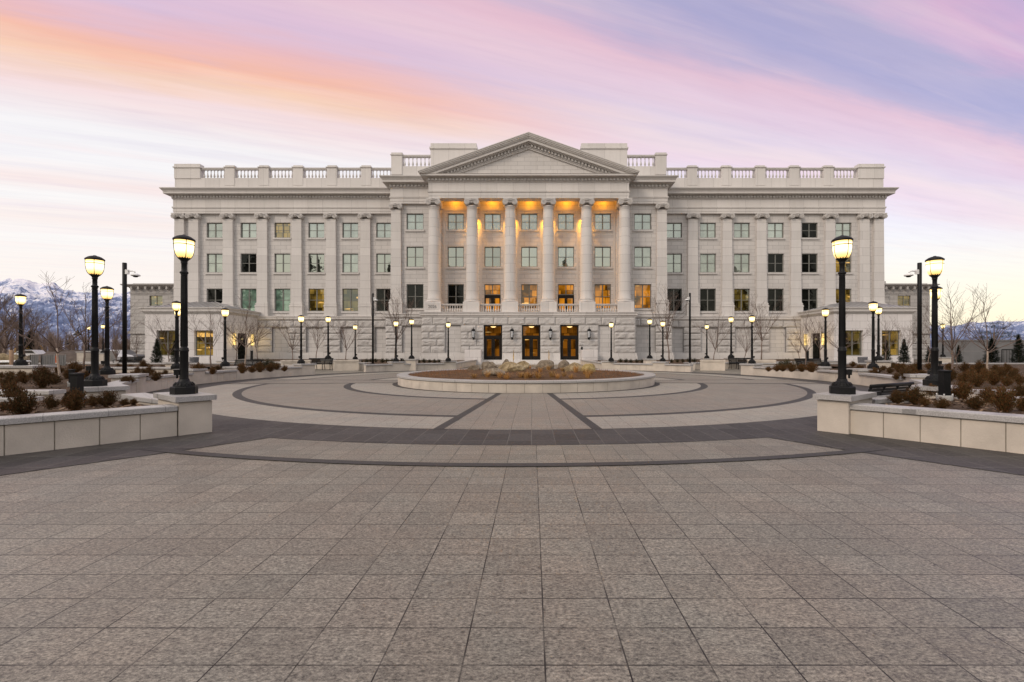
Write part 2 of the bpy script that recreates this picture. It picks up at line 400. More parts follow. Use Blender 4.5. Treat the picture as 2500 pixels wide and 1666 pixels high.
def strip_front(edge, s):
    inner = [pol(13.75, s*d) for d in (17.6, 19, 20.5, 21.6)]
    outer = [(s*-5.5, 7.95), (s*-13.4, -1.4)]
    p = edge + outer[::-1] + inner[::-1]
    mb2 = [(x,y,.006) for x,y in p]
    if s < 0: mb2 = mb2[::-1]
    mb.add(mb2, [tuple(range(len(mb2)))[::-1]])
edgeL[0] = pol(13.75, 16.6); edgeR[0] = pol(13.75, -17.0)
strip_front(edgeL, 1); strip_front(edgeR, -1)
for s in (1, -1): sector(mb, 13.75, 14.1, s*25, s*114, .004)
tag(mb.build('dark_paving_band', M['pave_dark']), kind='structure')
mb = MB(); sector(mb, 10.98, 12.42, 0, 360, .004, 200); sector(mb, 5.72, 7.28, 0, 360, .004, 120)
tag(mb.build('pale_paving_rings', M['pave_light']), kind='structure')
mb = MB(); sector(mb, 7.54, 10.73, 0, 360, .004, 160)
tag(mb.build('brown_paving_ring', M['pave_brown']), kind='structure')
mb = MB(); sector(mb, 10.73, 10.98, 0, 360, .004, 200); sector(mb, 7.28, 7.54, 0, 360, .004, 160); sector(mb, 5.2, 5.72, 0, 360, .004, 120)
tag(mb.build('dark_paving_rings', M['strip']), kind='structure')
mb = MB(); sector(mb, 14.86, 15.02, -20.5, 20.5, .010)
tag(mb.build('thin_paving_ring', M['strip']), kind='structure')
mbw, mbs = MB(), MB()
for rot in (0, 90, 180, 270):
    ca, sa = math.cos(R_(rot)), math.sin(R_(rot))
    T = lambda x, y: (OX+x*ca-y*sa, CY+x*sa+y*ca, .008)
    w0, w1, t, r0, r1 = .91, 1.50, .19, 5.62, 12.36
    mbw.add([T(-w0+t,-r0),T(-w1+t,-r1),T(w1-t,-r1),T(w0-t,-r0)], [(0,1,2,3)])
    for s in (-1, 1):
        q = [T(s*(w0-t),-r0),T(s*w0,-r0),T(s*w1,-r1-.03),T(s*(w1-t),-r1-.03)]
        mbs.add(q if s < 0 else q[::-1], [(0,3,2,1)][::1])
        
tag(mbw.build('walkway_paving', M['pave_brown']), kind='structure')
tag(mbs.build('walkway_border_strips', M['strip']), kind='structure')

# ------------------------------------------------------------------ stone planters
def offset(path, d):                                      # offset a plan polyline to its left by d
    P = [Vector(p) for p in path]; out = []
    for i in range(len(P)):
        d0 = (P[i]-P[i-1]).normalized() if i else (P[1]-P[0]).normalized()
        d1 = (P[i+1]-P[i]).normalized() if i < len(P)-1 else d0
        n0 = Vector((-d0.y,d0.x)); n1 = Vector((-d1.y,d1.x)); m = n0+n1; m = m*2/(m.length**2) if m.length > 1e-5 else n0
        out.append((P[i].x+m.x*d, P[i].y+m.y*d))
    return out
def resample(path, step):
    P = [Vector(p) for p in path]; L = [0]
    for i in range(1, len(P)): L.append(L[-1]+(P[i]-P[i-1]).length)
    n = max(1, round(L[-1]/step)); res = []
    def at(t):
        for i in range(1, len(P)):
            if t <= L[i]+1e-9: return P[i-1].lerp(P[i], (t-L[i-1])/(L[i]-L[i-1]))
        return P[-1].copy()
    return at, L[-1], n, L
def planter_wall(label, path, h=.5, th=.28, cop=.085, step=.47, name='planter_wall', left=True):
    """outer face follows path; the wall lies to the left of travel"""
    if not left: path = path[::-1]
    at, L, n, cum = resample(path, step)
    root = empty(name, (path[0][0], path[0][1], 0), label, 'planter wall')
    def sub(t0, t1):
        pts = [at(t0)]+[at(c) for c in cum if t0+1e-4 < c < t1-1e-4]+[at(t1)]
        return [(p.x,p.y) for p in pts]
    body, core, cp = MB(), MB(), MB()
    zc = h-cop
    for k in range(n):
        a, b = L*k/n+(.007 if k else 0), L*(k+1)/n-(.007 if k < n-1 else 0)
        p = sub(a, b); q = offset(p, th)
        body.prism(p+q[::-1], 0, zc-.014)
    p = sub(0.004, L-.004); q1, q2 = offset(p, .012), offset(p, th-.012)
    core.prism(q1+q2[::-1], 0, zc)
    p = sub(0, L); q1, q2 = offset(p, -.035), offset(p, th+.07)
    m = len(p)
    q1i, q2i = offset(p, -.027), offset(p, th+.062)
    vs = [(x,y,zc+.0015) for x,y in q1]+[(x,y,h-.012) for x,y in q1]+[(x,y,h) for x,y in q1i]+[(x,y,h) for x,y in q2i]+[(x,y,h-.012) for x,y in q2]+[(x,y,zc+.0015) for x,y in q2]
    fs = []
    for r in range(6):
        for i in range(m-1):
            a0 = r*m+i; b0 = ((r+1)%6)*m+i
            fs.append((a0, a0+1, b0+1, b0))
    fs += [tuple(r*m for r in range(6)), tuple(r*m+m-1 for r in range(5,-1,-1))]
    cp.add(vs, fs)
    body.build('wall_panels', M['precast'], root); core.build('wall_core', M['groove'], root); cp.build('coping', M['coping'], root)
    return root
def pedestal(label, p, u, w, l, d, zt=.64, z0=0., group='stone lamp piers around the plaza'):
    """p = corner, u/w unit directions, l x d plan"""
    cx, cy = p[0]+u[0]*l/2+w[0]*d/2, p[1]+u[1]*l/2+w[1]*d/2
    root = empty('lamp_pier', (cx, cy, z0), label, 'stone pier', group)
    b, c, g = MB(), MB(), MB()
    b.obox(p, u, w, l, d, z0, zt-.10)
    g.obox((p[0]+u[0]*.02+w[0]*.02, p[1]+u[1]*.02+w[1]*.02), u, w, l-.04, d-.04, zt-.10, zt-.085)
    o = .055; q = (p[0]-u[0]*o-w[0]*o, p[1]-u[1]*o-w[1]*o)
    c.obox(q, u, w, l+2*o, d+2*o, zt-.085, zt)
    b.build('pier_body', M['precast'], root); g.build('reveal', M['groove'], root); c.build('cap', M['coping'], root)
    return root
def arcp(r, a0, a1, st=2.): 
    n = max(2, int(abs(a1-a0)/st)); return [pol(r, a0+(a1-a0)*i/n) for i in range(n+1)]

u1, w1 = (.616,.788), (-.788,.616)
pedestal('nearest left stone pier, cap and pale panel, at the corner of the front left planter', (-5.385,7.527), u1, w1, .47, 1.17)
u1r, w1r = (-.616,.788), (.788,.616)
pedestal('nearest right stone pier, warm lit panel, at the corner of the front right planter', (5.62,7.66), u1r, w1r, .47, 1.17)
SIDE = {1: 'left', -1: 'right'}
def S(s, pts): return [(s*x if s == 1 else -x, y) for x, y in pts]
# front planters (A)
planter_wall('long paneled planter wall running to the left edge of the photo', [(-9.6,2.58),(-6.63,6.085),(-5.41,7.525)][::1], name='planter_wall')
planter_wall('long paneled planter wall running to the right edge of the photo', [(10.1,2.5),(7.01,6.23),(5.69,7.73)], left=False)
A2L = arcp(13.72, 28.3, 36.6); A2R = arcp(13.72, -28.3, -36.6)
planter_wall('short curved planter wall between the two nearest left lamp piers', A2L, left=False)
planter_wall('short curved planter wall between the two nearest right lamp piers', A2R)
planter_wall('low back wall of the front left planter, seen as a pale coping strip', [(-9.2,9.05),(-13.5,7.9)], left=True)
planter_wall('low back wall of the front right planter, seen as a pale coping strip', [(9.5,9.05),(13.9,7.9)], left=False)
# piers around the circle
def ring_pier(a, label, r=13.55, d=.62, l=.9, zt=.64):
    s = 1 if a > 0 else -1
    rad = Vector((-math.sin(R_(a)), -math.cos(R_(a)))); tan = Vector((rad.y, -rad.x))
    p = Vector(pol(r, a))-tan*l/2
    return pedestal(label, (p.x,p.y), (tan.x,tan.y), (rad.x,rad.y), l, d, zt)
ORD = {40:'second', 65:'third', 83.5:'fourth', 96:'fifth', 114:'sixth', 140:'back outer', 155.5:'back inner'}
for a, nm in ORD.items():
    for s in (1, -1):
        if nm.startswith('back'):
            lb = '%s lamp pier of the %s back planter facing the portico' % (nm[5:], SIDE[s])
        else: lb = '%s stone lamp pier from the camera along the %s side of the circle' % (nm, SIDE[s])
        ring_pier(a*s, lb, 13.55 if a != 40 else 13.6)
# side planters (B)
for s in (1, -1):
    nm = SIDE[s]
    planter_wall('straight low wall of the %s side bed, behind the front %s planter' % (nm, nm), [(-10.35*s,10.6),(-22*s,10.6)], left=(s == 1))
    segs = [(47.5,63.2,'between the side path and the third pier'),(66.8,81.6,'between the third and fourth piers'),(85.3,94.1,'between the fourth and fifth piers'),(97.9,112.2,'between the fifth and sixth piers')]
    for a0, a1, t in segs:
        planter_wall('curved planter wall %s on the %s' % (t, nm), arcp(13.85, s*a0, s*a1), left=(s == -1))
    planter_wall('long far wall behind the %s side bed shrubs' % nm, [(-13.8*s*1.15,32.2),(-36*s,32.2)], left=(s == 1), h=.52)
    planter_wall('end wall closing the %s side bed near the bench' % nm, [pol(14.3, s*114.5), pol(16.2, s*114.5)], left=(s == -1))
    planter_wall('outer curved wall of the %s back planter' % nm, arcp(13.85, s*130.5, s*138.2), left=(s == -1))
    planter_wall('curved wall of the %s back planter between its two lamp piers' % nm, arcp(13.85, s*141.8, s*153.7), left=(s == -1))
    planter_wall('inner side wall of the %s back planter along the entrance path' % nm, [pol(14.2, s*156.6), (-5.35*s,45.0)], left=(s == -1), step=.8)
for s in (1, -1):
    nm = SIDE[s]
    planter_wall('back wall of the %s back planter, running behind the bench' % nm, [(-11.45*s,32.3), (-11.6*s,34.2), (-16.4*s,35.1), (-26.6*s,40), (-30.4*s,52)], left=(s == 1), step=.8)
# soil
def soil(name, poly, z):
    return sheet(name, poly, z, M['mulch'])
bedA = {1: [(-5.7,7.5)]+arcp(13.95, 28, 37)+[(-9.3,8.8),(-13.5,7.65),(-15,3),(-9.8,2.8)],
        -1: [(6.0,7.6)]+arcp(13.95, -28, -37)+[(9.6,8.8),(13.9,7.65),(15.4,3),(10.3,2.75)]}
bedB = {}; bedD = {}
for s in (1, -1):
    soil('soil', bedA[s], .42)
    bedB[s] = [(-22*s,10.8),(-10.6*s,10.8)]+arcp(14.05, s*47.5, s*114)+[pol(16.2, s*114), pol(17.2, s*100), (-18.6*s,25), (-18.6*s,32), (-36*s,32), (-36*s,10.8)]
    soil('soil', bedB[s], .42)
    bedD[s] = arcp(14.05, s*130.5, s*156)+[(-5.6*s,45),(-5.6*s,46.2),(-15*s,48.4),(-15.4*s,52.2),(-30.6*s,52.2),(-27*s,40.1),(-16.4*s,35.3),(-11.5*s,34.3)]
    soil('soil', bedD[s], .40)
# bark chips scattered over the two nearest beds
def inpoly(p, poly):
    c = False; n = len(poly)
    for i in range(n):
        x0,y0 = poly[i]; x1,y1 = poly[i-1]
        if (y0 > p[1]) != (y1 > p[1]) and p[0] < (x1-x0)*(p[1]-y0)/(y1-y0)+x0: c = not c
    return c
mb = MB(); k = 0
while k < 7000:
    s = random.choice((1,-1)); b = random.random()
    if b < .55: p = (-s*random.uniform(5.6,14), random.uniform(3,10)); ok = inpoly(p, bedA[s])
    else: p = (-s*random.uniform(9,30), random.uniform(10.8,28)); ok = inpoly(p, bedB[s])
    if not ok: continue
    k += 1; a = random.uniform(0,6.28); l = random.uniform(.02,.055); w = l*.35
    t = Vector((math.cos(a), math.sin(a), random.uniform(-.3,.5))); q = Vector((-math.sin(a), math.cos(a), random.uniform(-.5,.5)))
    c0 = Vector((p[0],p[1],.428+random.random()*.015))
    mb.add([c0-t*l-q*w, c0+t*l-q*w, c0+t*l+q*w, c0-t*l+q*w], [(0,1,2,3)])
tag(mb.build('bark_chips', M['chip']), 'loose bark chips scattered over the planter beds', 'bark chips', kind='stuff')

# central round planter
root = empty('round_planter', (OX,CY,0), 'large round raised planter with pale panels in the middle of the plaza', 'planter')
body, core, cp = MB(), MB(), MB()
NP = 58
for k in range(NP):
    a0, a1 = 360*k/NP+.07, 360*(k+1)/NP-.07
    p = arcp(5.5, a0, a1, 2.); q = arcp(5.25, a1, a0, 2.)
    body.prism(p+q, 0, .305)
core.lathe([(5.488,0),(5.488,.318),(5.2,.318),(5.2,0)], (OX,CY,0), 180, False, caps=False)
cp.lathe([(5.1,.30),(5.53,.319),(5.545,.33),(5.545,.392),(5.53,.40),(5.12,.40),(5.1,.39),(5.1,.30)], (OX,CY,0), 180, False, caps=False)
body.build('wall_panels', M['precast'], root); core.build('wall_core', M['groove'], root); cp.build('coping', M['coping'], root)
def moundz(x, y):
    r = math.hypot(x-OX, y-CY); return .35+.17*max(0, 1-(r/5.1)**2)+.05*noise.noise(Vector((x*.9,y*.9,0)))+.02*noise.noise(Vector((x*4,y*4,3)))
mb = MB(); nr, na = 36, 120; vs = [(OX,CY,moundz(OX,CY))]
for i in range(1, nr+1):
    for k in range(na):
        r = 5.13*i/nr; a = 2*math.pi*k/na; x, y = OX+r*math.cos(a), CY+r*math.sin(a); vs.append((x,y,moundz(x,y)))
fs = [(0,1+k,1+(k+1)%na) for k in range(na)]
for i in range(nr-1):
    for k in range(na): fs.append((1+i*na+k, 1+(i+1)*na+k, 1+(i+1)*na+(k+1)%na, 1+i*na+(k+1)%na))
mb.add(vs, fs, True); tag(mb.build('planter_soil', M['mound']), kind='structure')

def boulder(label, x0, x1, ytop, ybase, mat, seed, D=None):
    cx = (x0+x1)/2; z = .5
    for _ in range(6):
        if D is None or True:
            DD = D or F*(CZ-z)/(ybase-V0); x = XD(cx, DD); z = moundz(x, DD)
    w = (x1-x0)*DD/F/2; h = max(.16, ZD(ytop, DD)-z)
    rnd = random.Random(seed); off = Vector((rnd.uniform(-50,50),)*3)+Vector((seed*3.1,seed,0))
    cuts = []
    for _ in range(9):
        d = Vector((rnd.uniform(-1,1), rnd.uniform(-1,1), rnd.uniform(-.4,1))).normalized(); cuts.append((d, rnd.uniform(.68,.92)))
    import bmesh
    bm = bmesh.new(); bmesh.ops.create_icosphere(bm, subdivisions=4, radius=1)
    for v in bm.verts:
        p = v.co.normalized()
        r = 1+.28*noise.noise(p*1.1+off)+.12*noise.noise(p*2.7+off)+.045*noise.noise(p*7+off)
        p = p*r
        for d, t in cuts:
            e = p.dot(d)-t
            if e > 0: p = p-d*e*.85
        v.co = Vector((p.x*w*1.12, p.y*w*.8, p.z*h*.80))
    me = bpy.data.meshes.new('boulder'); bm.to_mesh(me); bm.free(); me.materials.append(M[mat])
    for p in me.polygons: p.use_smooth = True
    o = bpy.data.objects.new('boulder', me); C.objects.link(o); o.location = (x, DD, z+h*.24)
    return tag(o, label, 'boulder', 'boulders in the round planter')
bx = lambda a: 1130+.14025*a
by = lambda a: 780+.14025*a
boulder('small dark grey boulder, leftmost in the round planter', bx(80), bx(290), by(795), by(890), 'b_grey', 1, 21.8)
boulder('low sloping grey boulder second from the left in the round planter', bx(310), bx(615), by(742), by(885), 'b_grey', 2, 21.2)
boulder('biggest tan boulder, long and smooth, left of the planter middle', bx(625), bx(1068), by(748), by(920), 'b_tan', 3, 19.6)
boulder('two toned grey boulder lying nearest the front rim of the round planter', bx(295), bx(728), by(850), by(1035), 'b_grey', 4, 17.6)
boulder('rounded brown boulder peeking up behind the biggest tan boulder', bx(660), bx(850), by(697), by(790), 'b_grey', 5, 23.4)
boulder('pale tan boulder behind the dry grass, just right of the biggest boulder', bx(940), bx(1175), by(703), by(800), 'b_tan', 6, 22.6)
boulder('broad grey brown boulder right of the planter middle', bx(1280), bx(1585), by(703), by(835), 'b_grey', 7, 21.6)
boulder('jagged dark boulder behind the split yellow topped boulder', bx(1665), bx(1865), by(705), by(840), 'b_grey', 8, 22.0)
boulder('large yellow topped boulder with shaded front, second from the right', bx(1785), bx(2115), by(752), by(890), 'b_tan', 9, 20.4)
boulder('golden boulder, rightmost in the round planter', bx(2080), bx(2318), by(778), by(908), 'b_gold', 10, 20.2)

def tuft_mesh(seed, n=130, h=.27, spread=.25):
    rnd = random.Random(seed); mb = MB()
    for _ in range(n):
        a = rnd.uniform(0,6.283); r = rnd.random()**.6*.07; l = h*rnd.uniform(.45,1.1); lean = rnd.random()**.7*spread
        b = Vector((r*math.cos(a), r*math.sin(a), 0)); d = Vector((math.cos(a), math.sin(a), 0)); w = Vector((-d.y,d.x,0))*.0045
        m1 = b+d*lean*.35+Vector((0,0,l*.6)); tp = b+d*lean*1.1+Vector((0,0,l*rnd.uniform(.75,1)))
        mb.add([b-w,b+w,m1+w*.8,m1-w*.8,tp], [(0,1,2,3),(3,2,4)])
    me = mb.build('tmp', M['drygrass']); return me
tufts = [tuft_mesh(i, 85) for i in range(3)]
TP = [(200,1015),(430,1040),(735,985),(765,1045),(1015,985),(1110,1045),(1165,985),(1320,1010),(1345,925),(1105,850),(1160,830),(1490,880),(1440,850),(1555,1030),(1760,960),(1885,1030),(1965,925),(2130,935),(2175,1035),(1645,1035),(1735,900),(1300,1045),(640,1030),(2230,940)]
ts = []
for i, (a, b) in enumerate(TP):
    y = by(b); z = .42
    for _ in range(6):
        D = F*(CZ-z)/(y-V0); D = min(max(D, 15.6), 24.6); x = XD(bx(a), D); z = moundz(x, D)
    ts.append((bx(a), x, D, z))
ts.sort()
ordn = lambda k: ['first','second','third','fourth','fifth','sixth','seventh','eighth','ninth','tenth','eleventh','twelfth','thirteenth','fourteenth','fifteenth','sixteenth','seventeenth','eighteenth','nineteenth','twentieth','twenty-first','twenty-second','twenty-third','twenty-fourth','twenty-fifth','twenty-sixth','twenty-seventh','twenty-eighth','twenty-ninth','thirtieth','thirty-first','thirty-second','thirty-third','thirty-fourth','thirty-fifth','thirty-sixth'][k]
for i, (px, x, D, z) in enumerate(ts):
    o = tufts[i % 3] if i < 3 else tufts[i % 3].copy()
    if i >= 3: C.objects.link(o)
    o.name = 'dry_grass_tuft'; o.location = (x,D,z-.01); sc = random.uniform(.8,1.25); o.scale = (sc,sc,sc*random.uniform(.8,1.25)); o.rotation_euler = (0,0,random.uniform(0,6))
    tag(o, '%s dry golden grass tuft from the left in the round planter' % ordn(i), 'grass tuft', 'dry grass tufts in the round planter')
mb = MB(); rnd = random.Random(5)
for k in range(5200):
    s = rnd.choice((-1,1)); a = rnd.uniform(0,6.28); r = 5*math.sqrt(rnd.random()); x, y = r*math.cos(a), CY+r*math.sin(a)
    if abs(x) < 1.9+rnd.random() : 
        if rnd.random() < .8: continue
    z = moundz(x,y); h = rnd.uniform(.04,.14); t = Vector((rnd.uniform(-.05,.05), rnd.uniform(-.05,.05), h)); w = Vector((rnd.uniform(-1,1), rnd.uniform(-1,1), 0))*.006
    b = Vector((x,y,z-.005)); mb.add([b-w,b+w,b+t], [(0,1,2)])
tag(mb.build('ground_cover', M['redstem']), 'sparse reddish dry ground cover over the round planter soil', 'ground cover', kind='stuff')

# ------------------------------------------------------------------ street lamps
LH = 2.776
def lamp_proto():
    root = empty('street_lamp', (0,0,0), 'x', 'street lamp', 'globe lamps around the plaza')
    b = MB()
    b.lathe([(.255,0),(.255,.118),(.24,.134)], n=8, smooth=False, ph=math.pi/8)
    b.lathe([(.205,.13),(.20,.150),(.175,.162),(.168,.185),(.135,.205),(.105,.222),(.098,.25),(.088,.262)], n=32)
    for k in range(16):
        a = 2*math.pi*k/16; b.tube([(.195*math.cos(a),.195*math.sin(a),.152),(.15*math.cos(a),.15*math.sin(a),.20)], .012, 5)
    b.build('base', M['metal'], root, inv=False)
    p = MB()
    p.lathe([(.088,.255),(.083,.275),(.080,.29),(.080,.735),(.088,.742),(.093,.752),(.088,.765),(.082,.772),(.086,.785),(.080,.798),(.068,.806),(.064,.82),(.054,2.06),(.062,2.07),(.064,2.08),(.058,2.087),(.072,2.097),(.084,2.112),(.074,2.128),(.058,2.14),(.052,2.15),(.052,2.268),(.062,2.275),(.062,2.288),(.058,2.296),(.066,2.318),(.098,2.348),(.112,2.354),(.112,2.366),(.09,2.37)], n=24)
    for k in range(16):                                   # fluting ridges
        a = 2*math.pi*k/16; p.tube([(.066*math.cos(a),.066*math.sin(a),.83),(.0555*math.cos(a),.0555*math.sin(a),2.055)], .0055, 4)
    p.build('pole', M['metal'], root, inv=False)
    g = MB(); gp = [(.100,2.362),(.130,2.39),(.154,2.43),(.168,2.48),(.177,2.54),(.182,2.60),(.183,2.672)]
    g.lathe(gp, n=28, caps=True); g.build('globe', M['globe'], root, inv=False)
    c = MB()
    c.lathe([(.19,2.668),(.203,2.672),(.208,2.684),(.205,2.698),(.185,2.712),(.14,2.74),(.09,2.757),(.045,2.765),(.03,2.776),(.0,2.778)], n=32)
    c.build('cap', M['metal'], root, inv=False)
    r = MB()
    for k in range(4):
        a = math.pi/2*k+.5
        r.tube([((q+.006)*math.cos(a),(q+.006)*math.sin(a),z) for q,z in gp], .0075, 5)
    for zz, rr in ((2.60,.187),):
        r.tube([(rr*math.cos(2*math.pi*k/28), rr*math.sin(2*math.pi*k/28), zz) for k in range(29)], .008, 5)
    for k in range(14):
        a = 2*math.pi*k/14; r.lathe([(.0,-.012),(.014,-.006),(.016,.004),(.0,.018)], (.104*math.cos(a),.104*math.sin(a),2.372), 6)
    r.build('cage', M['metal'], root, inv=False)
    j = MB(); j.box(-.055,.055,-.175,-.07,.33,.40); j.prism([(-.06,-.18),(.06,-.18),(.06,-.09),(-.06,-.09)],.40,.425); j.box(-.03,.03,-.10,-.05,.35,.41); j.tube([(0,-.13,.33),(0,-.13,.27)], .02, 8)
    j.build('outlet_box', M['metal'], root, inv=False)
    return root
LP = lamp_proto()
for ch in [q for q in C.objects if q.parent == LP]: ch.data.transform(Matrix.Diagonal((.79,.79,1,1)))
LAMPS = [ # photo x, base y, height px, facing, label
 (449.5,961.5,388,-70,'biggest lamp post on the left, on the nearest left stone pier'),
 (231.6,942.4,318.8,-80,'second biggest lamp post on the left, rising behind the front left planter'),
 (261.4,913.8,215.7,-75,'lamp post on the third left pier, just right of the second biggest left lamp'),
 (431,900.5,166.4,40,'lamp post close behind the biggest left lamp, before the left pavilion'),
 (549.6,893.8,142.3,-70,'lamp post on the fifth left pier, right of the left pavilion windows'),
 (735.2,887.5,118.6,-90,'lamp post on the sixth left pier, beside the left bench and planter box'),
 (801.2,877,105.2,90,'lamp post behind the left bench, between two bare trees'),
 (867.2,877.9,85.5,80,'smallest lamp post at the left wing, right of the planter box tree'),
 (966.7,882.3,100.8,90,'lamp post on the outer pier of the left back planter'),
 (1005,876.5,98.5,0,'slim lamp post behind the left back planter, at the bay niche'),
 (1094.4,880.9,95.8,0,'lamp post on the inner pier left of the entrance'),
 (1492.2,880.6,95.8,0,'lamp post on the inner pier right of the entrance'),
 (1586.2,875.8,98,0,'slim lamp post behind the right back planter, at the bay niche'),
 (1618.3,880.8,100,-90,'lamp post on the outer pier of the right back planter'),
 (1725.6,875.3,83.7,-80,'smallest lamp post at the right wing, left of the planter box tree'),
 (1785,874.5,102.1,90,'lamp post behind the right bench, between two bare trees'),
 (1835.9,885.5,118.5,80,'lamp post on the sixth right pier, beside the right bench and planter box'),
 (2015.4,892,142.5,0,'lamp post on the fifth right pier, before the right pavilion door'),
 (2056,960,386,65,'biggest lamp post on the right, on the nearest right stone pier'),
 (2131.8,896.5,165,70,'lamp post right of the biggest right lamp, before the right pavilion windows'),
 (2144.8,880,132,-70,'lamp post just behind another lamp, beside the dark conifer at the right pavilion'),
 (2282,940.5,316.6,80,'second biggest lamp post on the right, behind the black bollard'),
 (2284.7,913,216,70,'lamp whose globe is half hidden behind the second biggest right pole'),
 (2302,872,82,-60,'small far lamp post before the grey wall at the right edge'),
 (50.7,892.4,174.5,80,'lamp post at the far left edge against the mountains'),
 (216.7,858.5,62,0,'tiny far lamp left of the second biggest left pole, beside the hooked lamp'),
 (251.6,862,70,0,'tiny far lamp between the two left lamp poles'),
 (434,884,132,0,'lamp whose globe peeks out beneath another behind the biggest left lamp'),
]
lamp_pos = []
for i, (px, yb, H, rz, lb) in enumerate(LAMPS):
    D = F*LH/H*(1.17 if i in (6, 15) else 1); x = XD(px, D); z = CZ-(yb-V0)*D/F
    if i in (0,1,2,3,4,5,8,10,11,13,16,17,18,19,21,22): z = .64
    o = LP if i == 0 else copy_tree(LP)
    if i in (6, 15): o.scale = (1.17,)*3
    o.location = (x,D,z); o.rotation_euler = (0,0,R_(rz)); o['label'] = lb
    lamp_pos.append((x,D,z))
# piers / footings for the lamps which stand off the ring
def small_pier(i, label, z0=0.):
    x, y, z = lamp_pos[i]
    pedestal(label, (x-.36,y-.36), (1,0), (0,1), .72, .72, z, min(z0, z-.15))
small_pier(6, 'low stone pier under the lamp behind the left bench')
small_pier(7, 'low stone pier under the smallest lamp at the left wing')
small_pier(9, 'low stone pier under the slim lamp at the left bay niche')
small_pier(12, 'low stone pier under the slim lamp at the right bay niche')
small_pier(14, 'low stone pier under the smallest lamp at the right wing')
small_pier(15, 'low stone pier under the lamp behind the right bench')
small_pier(20, 'low stone pier beside the conifer at the right pavilion')
small_pier(23, 'low stone pier of the far lamp before the grey wall')
small_pier(25, 'tall pale pier under the tiny lamp beside the hooked lamp')
small_pier(26, 'tall pale pier under the tiny lamp between the left poles')
small_pier(27, 'low stone pier of the hidden lamp before the left pavilion')
x, y, z = lamp_pos[24]
pedestal('wide pale block under the far left lamp', (x-4.5,y-.4), (1,0), (0,1), 5.4, .8, z)
planter_wall('pale wall stub right of the far left lamp', [(x+1.2,y+2.2),(x+4.6,y+2.2)], h=.66, left=True)

# ------------------------------------------------------------------ main building
BL = empty('main_building', (0,46.4,0), 'long pale granite neoclassical building with a columned central portico and pediment', 'building')
YW, YB, YE, YC, YBASE = 52.6, 49.07, 46.98, 47.5, 46.4
zA0, zA1, zF, zC = 16.88, 17.57, 18.44, 19.53
XW, XB, XP = 40.25, 14.61, 10.18
PX0 = .10
def cornice_profile(z0=zF, top=zC, wall=0.):
    h = top-z0
    P = [(-.3,z0),(.05,z0),(.08,z0+.06*h),(.14,z0+.10*h),(.14,z0+.13*h),(.12,z0+.14*h),(.12,z0+.37*h),(.30,z0+.38*h),(.34,z0+.45*h),(.62,z0+.47*h),(.62,z0+.45*h),(.66,z0+.45*h),(.66,z0+.66*h),(.70,z0+.68*h),(.72,z0+.74*h),(.80,z0+.82*h),(.88,z0+.90*h),(.90,z0+.93*h),(.90,top),(-.3,top+.10)]
    return P
def dentils(mb, p0, p1, z0, z1, out, nrm, step=.36, w=.20, d=.18):
    a, b = Vector(p0), Vector(p1); L = (b-a).length; u = (b-a)/L; n = int(L/step)
    for k in range(n):
        c = a+u*((k+.5)*L/n)
        q = c-u*w/2+Vector(nrm)*out
        mb.obox((q.x,q.y), (u.x,u.y), nrm, w, d, z0, z1)
def wallgrid(mb, x0, x1, z0, z1, y, openings, reveal=.28):
    xs = sorted({x0,x1,*[o[0] for o in openings],*[o[1] for o in openings]}); zs = sorted({z0,z1,*[o[2] for o in openings],*[o[3] for o in openings]})
    xs = [v for v in xs if x0 <= v <= x1]; zs = [v for v in zs if z0 <= v <= z1]
    for i in range(len(xs)-1):
        for j in range(len(zs)-1):
            cx, cz = (xs[i]+xs[i+1])/2, (zs[j]+zs[j+1])/2
            if any(o[0] < cx < o[1] and o[2] < cz < o[3] for o in openings): continue
            mb.add([(xs[i],y,zs[j]),(xs[i+1],y,zs[j]),(xs[i+1],y,zs[j+1]),(xs[i],y,zs[j+1])], [(0,1,2,3)])
    for a,b,c,d in openings:
        a, b = max(a,x0), min(b,x1); Y = y+reveal
        mb.add([(a,y,c),(a,y,d),(a,Y,d),(a,Y,c)], [(0,1,2,3)]); mb.add([(b,y,c),(b,y,d),(b,Y,d),(b,Y,c)], [(3,2,1,0)])
        mb.add([(a,y,d),(b,y,d),(b,Y,d),(a,Y,d)], [(0,1,2,3)]); mb.add([(a,y,c),(b,y,c),(b,Y,c),(a,Y,c)], [(3,2,1,0)])
def window(parent, x0, x1, z0, z1, y, glassname, sash=.5, reveal=.24, sill=True, transom=True, name='window'):
    f = MB(); Y0, Y1 = y+reveal-.09, y+reveal+.02; t = .085; cx = (x0+x1)/2; cz = z0+(z1-z0)*sash
    f.box(x0,x0+t,Y0,Y1,z0,z1); f.box(x1-t,x1,Y0,Y1,z0,z1); f.box(x0+t,x1-t,Y0,Y1,z0,z0+t); f.box(x0+t,x1-t,Y0,Y1,z1-t,z1)
    f.box(cx-.055,cx+.055,Y0,Y1,z0+t,z1-t)
    if transom:
        f.box(x0+t,cx-.055,Y0+.03,Y1,cz-.03,cz+.03); f.box(cx+.055,x1-t,Y0+.03,Y1,cz-.03,cz+.03)
    w = f.build(name, M['frame'], parent)
    g = MB()
    for a, b in ((x0+t,cx-.055),(cx+.055,x1-t)):
        tl = random.uniform(-.004,.004); tz = random.uniform(-.003,.003)
        g.add([(a,y+reveal-.03+tl,z0+t),(b,y+reveal-.03-tl,z0+t),(b,y+reveal-.03-tl+tz,z1-t),(a,y+reveal-.03+tl+tz,z1-t)], [(0,1,2,3)])
    g.build('pane', GL[glassname], w)
    if sill:
        s = MB(); s.box(x0-.13,x1+.13,y-.12,y+.14,z0-.20,z0-.003); s.build('sill', M['carved'], w)
    return w
ROWS = [(14.19,15.93),(10.24,12.41),(5.83,8.42)]
